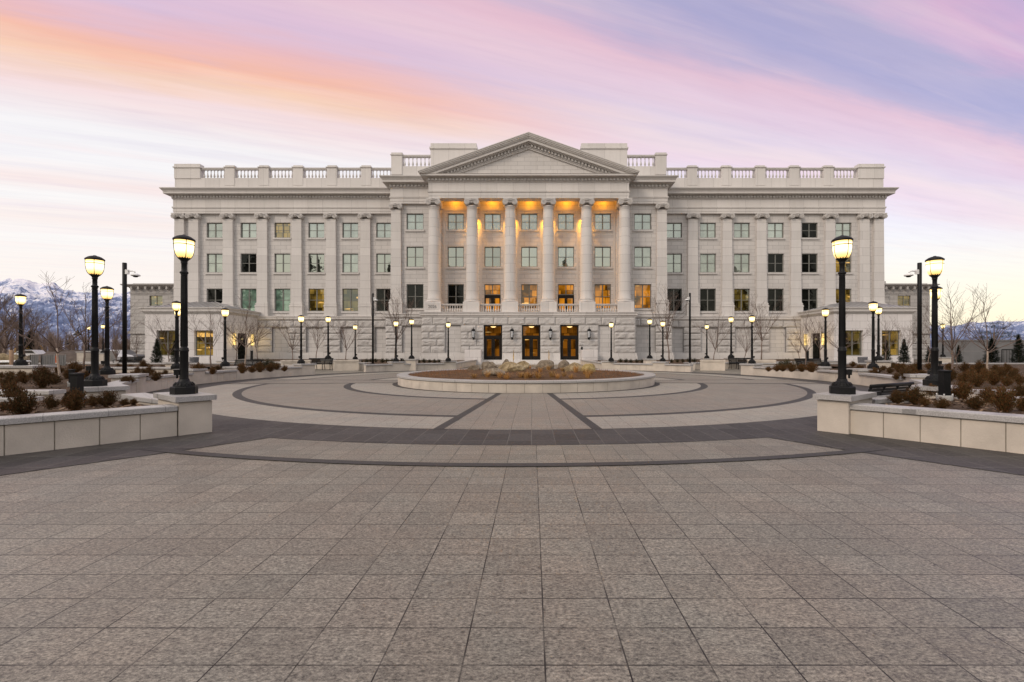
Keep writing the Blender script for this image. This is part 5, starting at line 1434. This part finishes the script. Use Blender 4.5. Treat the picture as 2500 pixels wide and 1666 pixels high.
def cctv(px, yb, yt, D, z, arm, label, dia):
    x = XD(px,D); h = ZD(yt,D)-z
    r = empty('camera_pole', (x,D,z), label, 'camera pole', 'plain black camera poles')
    b = MB(); b.lathe([(dia/2,0),(dia/2,h-.01),(dia/2-.01,h)], n=20); b.lathe([(dia*1.25,0),(dia*1.25,.05),(dia,.06)], n=8, smooth=False); b.build('pole', M['metal'], r, inv=False)
    c = MB(); zc = h-.38; s = arm
    c.box(min(0,s*.16),max(0,s*.16),-.05,.05,zc-.08,zc+.10)
    c.tube([(s*.12,0,zc+.03),(s*.3,0,zc+.05),(s*.40,0,zc+.02),(s*.42,0,zc-.02)], .026, 8)
    c.lathe([(.055,-.05),(.15,-.10),(.16,-.13),(.15,-.15)][::-1], (s*.44,0,zc), 18)
    cam = c.build('camera_arm', M['white'], r, inv=False)
    d = MB(); d.lathe([(.0,-.21),(.06,-.20),(.10,-.165),(.105,-.15)], (s*.44,0,zc), 18); d.build('lens_dome', M['bronze'], cam, inv=False)
    f = MB(); f.lathe([(dia*1.6,-.15),(dia*1.6,.0)], n=20); f.build('footing', M['concrete'], r, inv=False)
cctv(304.2,919,642,18.6,.42,1,'tall plain black camera pole at the left before the old building',.15)
cctv(2245,918.5,642,18.6,.42,-1,'tall plain black camera pole at the right before the old building',.15)
cctv(910.4,881,716.6,33,.4,.45,'black camera pole before the innermost left wing windows',.14)
cctv(1684.3,878,715.6,33,.4,-.45,'black camera pole before the innermost right wing windows',.14)

def bin_(px, y0, y1, w, D, label):
    x = XD(px,D); h = (y1-y0)*D/F; rr = w*D/F/2*COS(px)
    r = empty('trash_bin', (x,D,.15), label, 'trash bin', 'round grey trash bins')
    b = MB(); b.lathe([(rr*.82,0),(rr*.86,.1*h),(rr*.97,.85*h),(rr,.86*h),(rr,.93*h)], n=24); 
    for k in range(24):
        a = 2*math.pi*k/24; b.tube([(rr*.85*math.cos(a),rr*.85*math.sin(a),.05*h),(rr*.98*math.cos(a),rr*.98*math.sin(a),.85*h)], .012, 4)
    b.build('barrel', M['bin'], r, inv=False)
    c = MB(); c.lathe([(rr*1.03,.93*h),(rr*1.04,h),(rr*.9,h),(rr*.85,.9*h)], n=24, caps=False); c.build('rim', M['bin'], r, inv=False)
bin_(474,870.5,896,24,33.5,'grey ribbed trash bin before the left pavilion')
bin_(2106,869,895,25,33.5,'grey ribbed trash bin before the right pavilion')

# hooked lamps on the left
def hooked(px, yb, yt, D, label, two=False):
    x = XD(px,D); h = ZD(yt,D); r = empty('hooked_lamp', (x,D,0), label, 'hooked lamp', 'hooked street lamps far left')
    p = MB(); p.tube([(0,0,0),(0,0,h-.5)], .06, 8)
    sh = MB()
    for s in ((-1,1) if two else (-1,)):
        p.tube([(0,0,h-.55),(s*.05,0,h-.2),(s*.4,0,h),(s*.85,0,h-.15),(s*1.0,0,h-.5)], .04, 6)
        sh.lathe([(.08,h-.55),(.12,h-.75),(.42,h-1.2),(.44,h-1.28)], (s*1.0,0,0), 16)
    p.build('pole', M['metal'], r, inv=False); sh.build('lamp_shade', M['metal'], r, inv=False)
hooked(208.5,856,795,60,'hooked black lamp post before the bare woods at left')
hooked(152,856,826,95,'tiny double hooked lamp post far behind the bare left tree',True)

# ------------------------------------------------------------------ far left building site
r = empty('site_fence', (XD(115,29.5),29.5,0), 'grey screened temporary fence panels on the left building site', 'fence')
mb = MB(); ft = ZD(868,29.5)
for k in range(4):
    a, b = XD(74+20.5*k,29.5), XD(74+20.5*(k+1),29.5)-.04; y = 29.5+.15*(k%2)
    n = 12; vs = []
    for i in range(n+1):
        xx = a+(b-a)*i/n; yy = y+.03*math.sin(i*1.9+k)
        vs += [(xx,yy,.05),(xx,yy,ft)]
    mb.add(vs, [(2*i,2*i+2,2*i+3,2*i+1) for i in range(n)])
    mb.tube([(a,y,0),(a,y,ft+.05),(b,y,ft+.05),(b,y,0)], .02, 6)
mb.build('panel', M['fence'], r)
def site_block(px0, px1, yt, D, mat, label, name='stone_block', cat='block'):
    x0, x1 = XD(px0,D), XD(px1,D); r = empty(name, ((x0+x1)/2,D,0), label, cat); b = MB(); zt = ZD(yt,D)
    n = max(1, round((x1-x0)/1.2))
    for k in range(n):
        for j in range(2): b.bbox(x0+(x1-x0)*k/n+.01, x0+(x1-x0)*(k+1)/n-.01, D, D+1.2, zt*j/2+.005, zt*(j+1)/2-.005, .015)
    b.build('block', M[mat], r); c = MB(); c.bbox(x0-.05,x1+.05,D-.05,D+1.25,zt,zt+.08,.01); c.build('cap', M['coping'], r)
site_block(187,207,861,44,'precast','small pinkish pale block left of the second biggest lamp pole')
site_block(207,258,859,45.5,'concrete','wide grey block behind the two left lamp poles')
planter_wall('low pale kerb wall crossing the left building site', [(XD(172,36),36),(XD(345,36),36)], h=.5)
# stack of blocks, timber post, rock pile, dirt heap, excavator, car
r = empty('block_pallet', (XD(8,25),25,0), 'pallet of grey blocks under white sheeting at the left edge', 'pallet')
mb = MB(); rnd = random.Random(3)
for j in range(4):
    for k in range(6): x = XD(-12,25)+k*.19; mb.bbox(x+.01,x+.18+rnd.uniform(-.01,.01),24.8,25.6,.10+.16*j,.25+.16*j,.01)
mb.build('blocks', M['b_grey'], r); mb = MB(); mb.bbox(XD(-14,25),XD(-14,25)+1.25,24.7,25.7,.75,.84,.04); mb.build('cover', M['white'], r)
mb = MB()
for k in range(3): mb.box(XD(-14,25),XD(-14,25)+1.25,24.75+.38*k,24.87+.38*k,0,.10)
mb.build('pallet', M['wood'], r)
mb = MB(); x = XD(27.5,23.8); pts = [(x,23.8,.0),(x+.02,23.8,.5),(x,23.8,ZD(855,23.8))]; mb.tube(pts, [.09,.08,.085], 9); tag(mb.build('timber_post', M['wood']), 'bare wooden post left of the far left lamp', 'post')
def heap(px0, px1, yt, D, dep, mat, name, label, cat, seed, base=0):
    x0, x1 = XD(px0,D), XD(px1,D); h = ZD(yt,D)-base; mb = MB(); nx, ny = 40, 16; vs = []
    for j in range(ny+1):
        for i in range(nx+1):
            u, v = i/nx*2-1, j/ny*2-1; q = max(0, 1-(abs(u)**2.5)-(v*v))
            z = base+h*q**.6*(.75+.35*noise.noise(Vector((u*3+seed,v*2,seed))))+.12*h*noise.noise(Vector((u*9,v*9,seed)))*(q > 0)
            vs.append((x0+(x1-x0)*(u+1)/2, D+dep*v, z-.02))
    mb.add(vs, [(j*(nx+1)+i,j*(nx+1)+i+1,(j+1)*(nx+1)+i+1,(j+1)*(nx+1)+i) for j in range(ny) for i in range(nx)], True)
    return tag(mb.build(name, M[mat]), label, cat)
heap(85,300,852,62,5,'dirt','dirt_heap','long dark earth heap across the left building site','dirt heap',3)
heap(150,215,851,75,4,'dirt','dirt_heap','higher dark earth heap behind the long one','dirt heap',9)
heap(-30,45,858,40,2.,'b_tan','rubble_heap','pale rubble heap at the left edge of the building site','rubble',5)
heap(52,78,866,36,1.2,'b_grey','rubble_heap','grey rubble heap between the far left lamp and the fence','rubble',6)
def excavator(px, D, label):
    r = empty('excavator', (XD(px,D),D,0), label, 'excavator'); x = 0
    b = MB(); b.bbox(-1.3,1.2,-.9,.9,.9,1.9,.12); b.bbox(-.2,1.0,-.9,.1,1.9,2.7,.1); b.build('body', M['yellow'], r, inv=False)
    t = MB()
    for s in (-1,1):
        t.xzprism([(-1.6,.1),(1.6,.1),(1.75,.4),(1.5,.75),(-1.5,.75),(-1.75,.4)], s*.8-.25, s*.8+.25)
    t.build('track', M['metal'], r, inv=False)
    a = MB(); a.tube([(1.,.3,1.5),(2.6,.3,3.1),(3.8,.3,2.0)], [.22,.18,.13], 6); a.tube([(3.8,.3,2.0),(3.9,.3,1.0)], [.14,.3], 6); a.build('arm', M['yellow'], r, inv=False)
    g = MB(); g.box(-.1,1.03,-.93,-.2,2.05,2.55); g.build('cab_glass', M['glassdark'], r, inv=False)
excavator(60,105,'small yellow excavator behind the far left lamp pole')
def car(px, D, z, rz, mat, label):
    r = empty('parked_car', (XD(px,D),D,z), label, 'car', 'cars parked beyond the building site', R_(rz))
    b = MB(); b.xzprism([(-2.1,.35),(2.1,.35),(2.15,.7),(1.9,.85),(1.1,.92),(.6,1.42),(-.9,1.45),(-1.6,.95),(-2.1,.85)], -.85, .85); b.build('body', M[mat], r, inv=False)
    g = MB(); g.xzprism([(.98,.95),(.56,1.36),(-.86,1.38),(-1.45,.98)], -.86, .86); g.build('window', M['glassdark'], r, inv=False)
    for sx in (-1.3,1.3):
        for sy in (-1,1):
            w = MB(); n = 16; w.add([(sx+.32*math.cos(6.283*k/n), sy*.72, .32+.32*math.sin(6.283*k/n)) for k in range(n)]+[(sx+.32*math.cos(6.283*k/n), sy*.9, .32+.32*math.sin(6.283*k/n)) for k in range(n)], [tuple(range(n)),tuple(range(n,2*n))]+[(k,(k+1)%n,n+(k+1)%n,n+k) for k in range(n)]); w.build('wheel', M['metal'], r, inv=False)
car(80,66,0,8,'car','white parked car right of the yellow excavator')
car(272,52,0,-15,'car','white parked car between the left lamp and the camera pole')
car(298,58,0,10,'bin','grey parked car just left of the camera pole')
mb = MB(); x, D = XD(135,33), 33.; mb.lathe([(.16,0),(.16,.04),(.07,.05),(.045,.95),(.06,1.0)], n=14); o = mb.build('delineator_post', M['orange']); o.location = (x,D,0); tag(o, 'thin orange marker post before the fence panels', 'marker post')

# far woods on the left: countless bare twigs as one mass
mb = MB(); rnd = random.Random(77)
def twigtree(x, y, H, W, n):
    mb.tube([(x,y,0),(x+rnd.uniform(-.3,.3),y,H*.5)], [.12,.06], 4, caps=False)
    for _ in range(n):
        t = rnd.uniform(.08,.6); b = Vector((x,y,H*t)); d = Vector((rnd.gauss(0,1)*W,rnd.gauss(0,1)*W,rnd.uniform(.25,1)*H*.7)); L = rnd.uniform(.3,.7)
        m = b+d*L*.55+Vector((rnd.uniform(-.2,.2),0,0)); e = b+d*L+Vector((rnd.uniform(-.3,.3),0,.2)); s_ = Vector((.03,0,0))
        mb.add([b-s_,b+s_,m+s_*.8,m-s_*.8,e], [(0,1,2,3),(3,2,4)])
for k in range(120):
    D = rnd.uniform(80,150); px = rnd.uniform(-60,330); H = (V0-rnd.uniform(802,842))*D/F+CZ
    twigtree(XD(px,D), D, max(2.,H*1.15), .10*H+.5, 110)
tag(mb.build('distant_wood', M['twig']), 'brown leafless woods in front of the mountains at left', 'woods', kind='stuff')
tdist = copy_tree(CP[0]); D = 100; tdist.location = (XD(76,D),D,0); tdist.scale = (4.2,4.2,ZD(806,D)/2.05); tag(tdist, 'distant dark conifer among the bare woods at left', 'conifer')

# trees of the park behind the viewer (seen mirrored in the windows)
mb = MB(); rnd = random.Random(99)
def darkconif(x, y, H, R):
    for _ in range(420):
        u = rnd.random()**.7; z = H*(1-u)*.97+.5; rr = R*u*rnd.uniform(.7,1.1); a = rnd.uniform(0,6.28); q = rnd.random()**.4
        p = Vector((x+math.cos(a)*rr*q,y+math.sin(a)*rr*q,z)); d = Vector((math.cos(a),math.sin(a),rnd.uniform(-.3,.3))); w = Vector((-d.y,d.x,.2)); l = R*.34
        mb.add([p-w*l*.5,p+w*l*.5,p+d*l+Vector((0,0,-.2*l)),p+Vector((0,0,l*.9))], [(0,1,2),(0,1,3)])
    mb.tube([(x,y,0),(x,y,H*.8)], [R*.12,.05], 6)
for x, y, H, R in ((66,-10,31,7),(80,-14,27,6),(57,-22,24,6.5),(92,-18,25,7),(50,-12,17,5),(104,-26,23,7),(118,-20,22,7),(40,-45,19,6),(-56,-14,25,6),(-70,-18,24,6.5),(-62,-30,22,6),(-45,-50,21,6),(-88,-20,19,7),(-30,-60,20,6),(-14,-70,22,6),(14,-72,19,6),(26,-66,23,6.5),(-104,-24,18,7),(2,-80,20,7),(-50,-70,22,8),(55,-80,22,8),(75,-50,20,7),(-22,-34,25,6),(33,-32,24,6),(8,-34,27,6),(-8,-30,22,5),(20,-30,20,5),(-40,-28,26,6),(-76,-22,27,7),(47,-34,23,6),(-98,-16,25,6)): darkconif(x, y, H, R)
tag(mb.build('park_trees', M['needle']), 'dark park trees behind the viewer, mirrored in the windows', 'woods', kind='stuff')

# ------------------------------------------------------------------ mountains
def mountains(name, prof, D0, D1, seed, ybase):
    xs = [p[0] for p in prof]; nx, nd = 260, 70; mb = MB(); vs = []
    def ridge(x):
        for (a,b),(c,d) in zip(prof, prof[1:]):
            if a <= x <= c: return b+(d-b)*(x-a)/(c-a)
        return prof[-1][1]
    for j in range(nd+1):
        t = j/nd
        for i in range(nx+1):
            px = xs[0]+(xs[-1]-xs[0])*i/nx; D = D0+(D1-D0)*t
            Z1 = ZD(ridge(px),D1); X_ = XD(px,D)
            sh = min(1, t/.93); zz = Z1*(sh**1.15)
            f = noise.fractal(Vector((X_*.0011+seed,D*.0009,seed)), .9, 2.1, 6)
            f2 = abs(noise.fractal(Vector((X_*.0023+seed,D*.0011,seed+4)), .9, 2.1, 5))
            zz += Z1*(.20*f-.26*f2)*math.sin(math.pi*min(1,t*1.0))*1. + Z1*.035*noise.fractal(Vector((X_*.006,D*.004,seed)), .9, 2.1, 4)
            if t > .93: zz = Z1*(1-(t-.93)*1.2)+Z1*.02*f
            vs.append((X_,D,max(-20,zz)))
    mb.add(vs, [(j*(nx+1)+i,j*(nx+1)+i+1,(j+1)*(nx+1)+i+1,(j+1)*(nx+1)+i) for j in range(nd) for i in range(nx)], True)
    return tag(mb.build(name, M['mount']), kind='structure')
mountains('mountains', [(-500,715),(-250,700),(-100,705),(0,694),(40,688),(63,691),(85,701),(100,701),(113,697),(132,699),(157,712),(178,716),(208,721),(228,714),(245,711),(268,714),(290,719),(318,713),(360,722),(430,735),(520,760),(640,800)], 3200, 6800, 2.3, 845)
mountains('mountains', [(2050,815),(2150,808),(2230,800),(2290,796),(2330,797),(2370,790),(2400,789),(2432,784),(2470,786),(2500,784),(2560,780),(2700,788),(2900,800)], 6000, 9500, 7.7, 850)

# ------------------------------------------------------------------ sky, sun, camera
W = bpy.data.worlds.new('World'); scene.world = W; W.use_nodes = True
nt = W.node_tree; nt.nodes.clear(); n = N(nt)
SUN_EL, SUN_AZ = 36., 224.                                # degrees; azimuth clockwise from +Y
out = n.n('ShaderNodeOutputWorld')
sky = n.n('ShaderNodeTexSky'); sky.sky_type = 'NISHITA'; sky.sun_disc = False
sky.sun_elevation = R_(SUN_EL); sky.sun_rotation = R_(SUN_AZ)
bg1 = n.n('ShaderNodeBackground'); n.link(sky.outputs[0], bg1.inputs[0]); bg1.inputs[1].default_value = .03
dirv = n.n('ShaderNodeTexCoord').outputs['Generated']
sx = n.n('ShaderNodeSeparateXYZ'); n.link(dirv, sx.inputs[0])
x, y, z = sx.outputs
zc = n.math('MAXIMUM', z, .02)
px, py = n.math('DIVIDE', x, zc), n.math('DIVIDE', y, zc)
s_ = n.math('ADD', n.math('MULTIPLY', px, .935), n.math('MULTIPLY', py, .355))
t_ = n.math('ADD', n.math('MULTIPLY', px, -.355), n.math('MULTIPLY', py, .935))
def v2(a, ka, b, kb):
    c = n.n('ShaderNodeCombineXYZ'); n.link(n.math('MULTIPLY', a, ka), c.inputs[0]); n.link(n.math('MULTIPLY', b, kb), c.inputs[1]); return c.outputs[0]
w1 = n.noise(v2(s_, .55, t_, 1.6), 1.0, 5, .6, .5)
w2 = n.noise(v2(s_, .8, t_, 7.0), 1.0, 6, .62, .3)
tw = n.math('ADD', t_, n.math('ADD', n.math('MULTIPLY', n.math('SUBTRACT', w1, .5), .42), n.math('MULTIPLY', n.math('SUBTRACT', w2, .5), .23)))
tl = n.math('DIVIDE', n.math('SUBTRACT', n.math('LOGARITHM', n.math('MAXIMUM', tw, .5), 2.718), -.45), 2.85)    # ln t from -.45 .. 2.4
def L(t): return (math.log(t)+.45)/2.85
def sr(r, g, b): 
    f = lambda c: (c/255/12.92 if c <= 10 else ((c/255+.055)/1.055)**2.4)
    return (f(r), f(g), f(b))
warm = n.ramp(tl, [(L(.66), sr(190,165,205)), (L(.80), sr(222,170,205)), (L(.93), sr(174,164,203)), (L(1.07), sr(163,158,201)), (L(1.17), sr(188,168,202)), (L(1.29), sr(234,182,197)), (L(1.45), sr(228,190,208)), (L(1.62), sr(222,188,210)), (L(1.78), sr(236,182,182)), (L(1.92), sr(250,184,152)), (L(2.06), sr(252,206,168)), (L(2.25), sr(248,220,216)), (L(2.7), sr(248,243,241)), (L(3.2), sr(250,245,242)), (L(3.55), sr(251,230,222)), (L(3.9), sr(251,246,241)), (L(4.5), sr(252,234,224)), (L(5.2), sr(252,246,240)), (L(7.), sr(253,240,230))])
cool = n.ramp(tl, [(L(.66), sr(186,162,200)), (L(.80), sr(214,168,200)), (L(.93), sr(176,166,200)), (L(1.07), sr(166,160,200)), (L(1.20), sr(186,172,203)), (L(1.32), sr(228,188,203)), (L(1.45), sr(230,198,214)), (L(1.62), sr(228,208,222)), (L(1.78), sr(238,216,220)), (L(1.95), sr(240,212,222)), (L(2.2), sr(238,228,238)), (L(2.7), sr(243,240,244)), (L(4.), sr(248,245,241)), (L(7.), sr(252,247,237))])
front = n.mix(n.mrange(s_, -.3, 1.5, 0, 1, True), warm, cool)
w3 = n.noise(v2(s_, .30, t_, 3.2), 1.0, 6, .62, .4)
front = n.mix(n.mrange(w3, .48, .72, 0, .42), front, c4(sr(252,222,218)))
front = n.mix(n.mrange(w2, .30, .50, .18, 0), front, c4(sr(205,190,215)))
# horizon light: cream on the left, yellow on the right
hz = n.mix(n.mrange(x, -.3, .75, 0, 1, True), c4(sr(251,240,232)), c4(sr(253,234,198)))
w4 = n.noise(v2(s_, 1.5, t_, 16.0), 1.0, 6, .66, .25)
front = n.mix(.06, front, c4(sr(247,234,230)))
front = n.mix(1., front, n.ramp(w4, [(.33, (.965, .96, .972)), (.5, (1., 1., 1.)), (.68, (1.03, 1.022, 1.015))]), 'MULTIPLY')
front = n.mix(n.mrange(z, .0, .26, .9, 0, True), front, hz)
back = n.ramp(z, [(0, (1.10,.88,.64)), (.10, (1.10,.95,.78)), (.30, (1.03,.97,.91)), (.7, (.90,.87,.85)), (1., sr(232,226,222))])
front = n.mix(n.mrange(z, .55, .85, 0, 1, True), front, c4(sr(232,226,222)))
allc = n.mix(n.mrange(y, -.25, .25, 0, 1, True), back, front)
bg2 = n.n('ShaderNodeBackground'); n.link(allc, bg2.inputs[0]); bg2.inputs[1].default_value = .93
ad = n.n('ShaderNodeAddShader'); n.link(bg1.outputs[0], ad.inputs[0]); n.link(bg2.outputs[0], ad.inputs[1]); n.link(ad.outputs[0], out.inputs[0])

sl = bpy.data.lights.new('sun', 'SUN'); sl.energy = 1.35; sl.angle = R_(18); sl.color = (1., .84, .68)
so = bpy.data.objects.new('sun', sl); C.objects.link(so)
d = Vector((math.sin(R_(SUN_AZ))*math.cos(R_(SUN_EL)), math.cos(R_(SUN_AZ))*math.cos(R_(SUN_EL)), math.sin(R_(SUN_EL))))
so.rotation_euler = (-d).to_track_quat('-Z', 'Y').to_euler(); so.location = (-20,-20,40)

cam = bpy.data.cameras.new('camera'); cam.sensor_width = 36; cam.lens = F/2500*36
cam.shift_x = (1250-U0)/2500; cam.shift_y = (V0-833)/2500; cam.clip_start = .1; cam.clip_end = 40000
co = bpy.data.objects.new('camera', cam); C.objects.link(co); co.location = (CX,0,CZ); co.rotation_euler = (math.pi/2,0,0)
scene.camera = co
scene.view_settings.view_transform = 'Standard'; scene.view_settings.look = 'None'; scene.view_settings.gamma = 1; scene.view_settings.exposure = 0
scene.cycles.max_bounces = 6; scene.cycles.diffuse_bounces = 3; scene.cycles.glossy_bounces = 3
try:
    scene.cycles.use_denoising = True
except Exception: pass
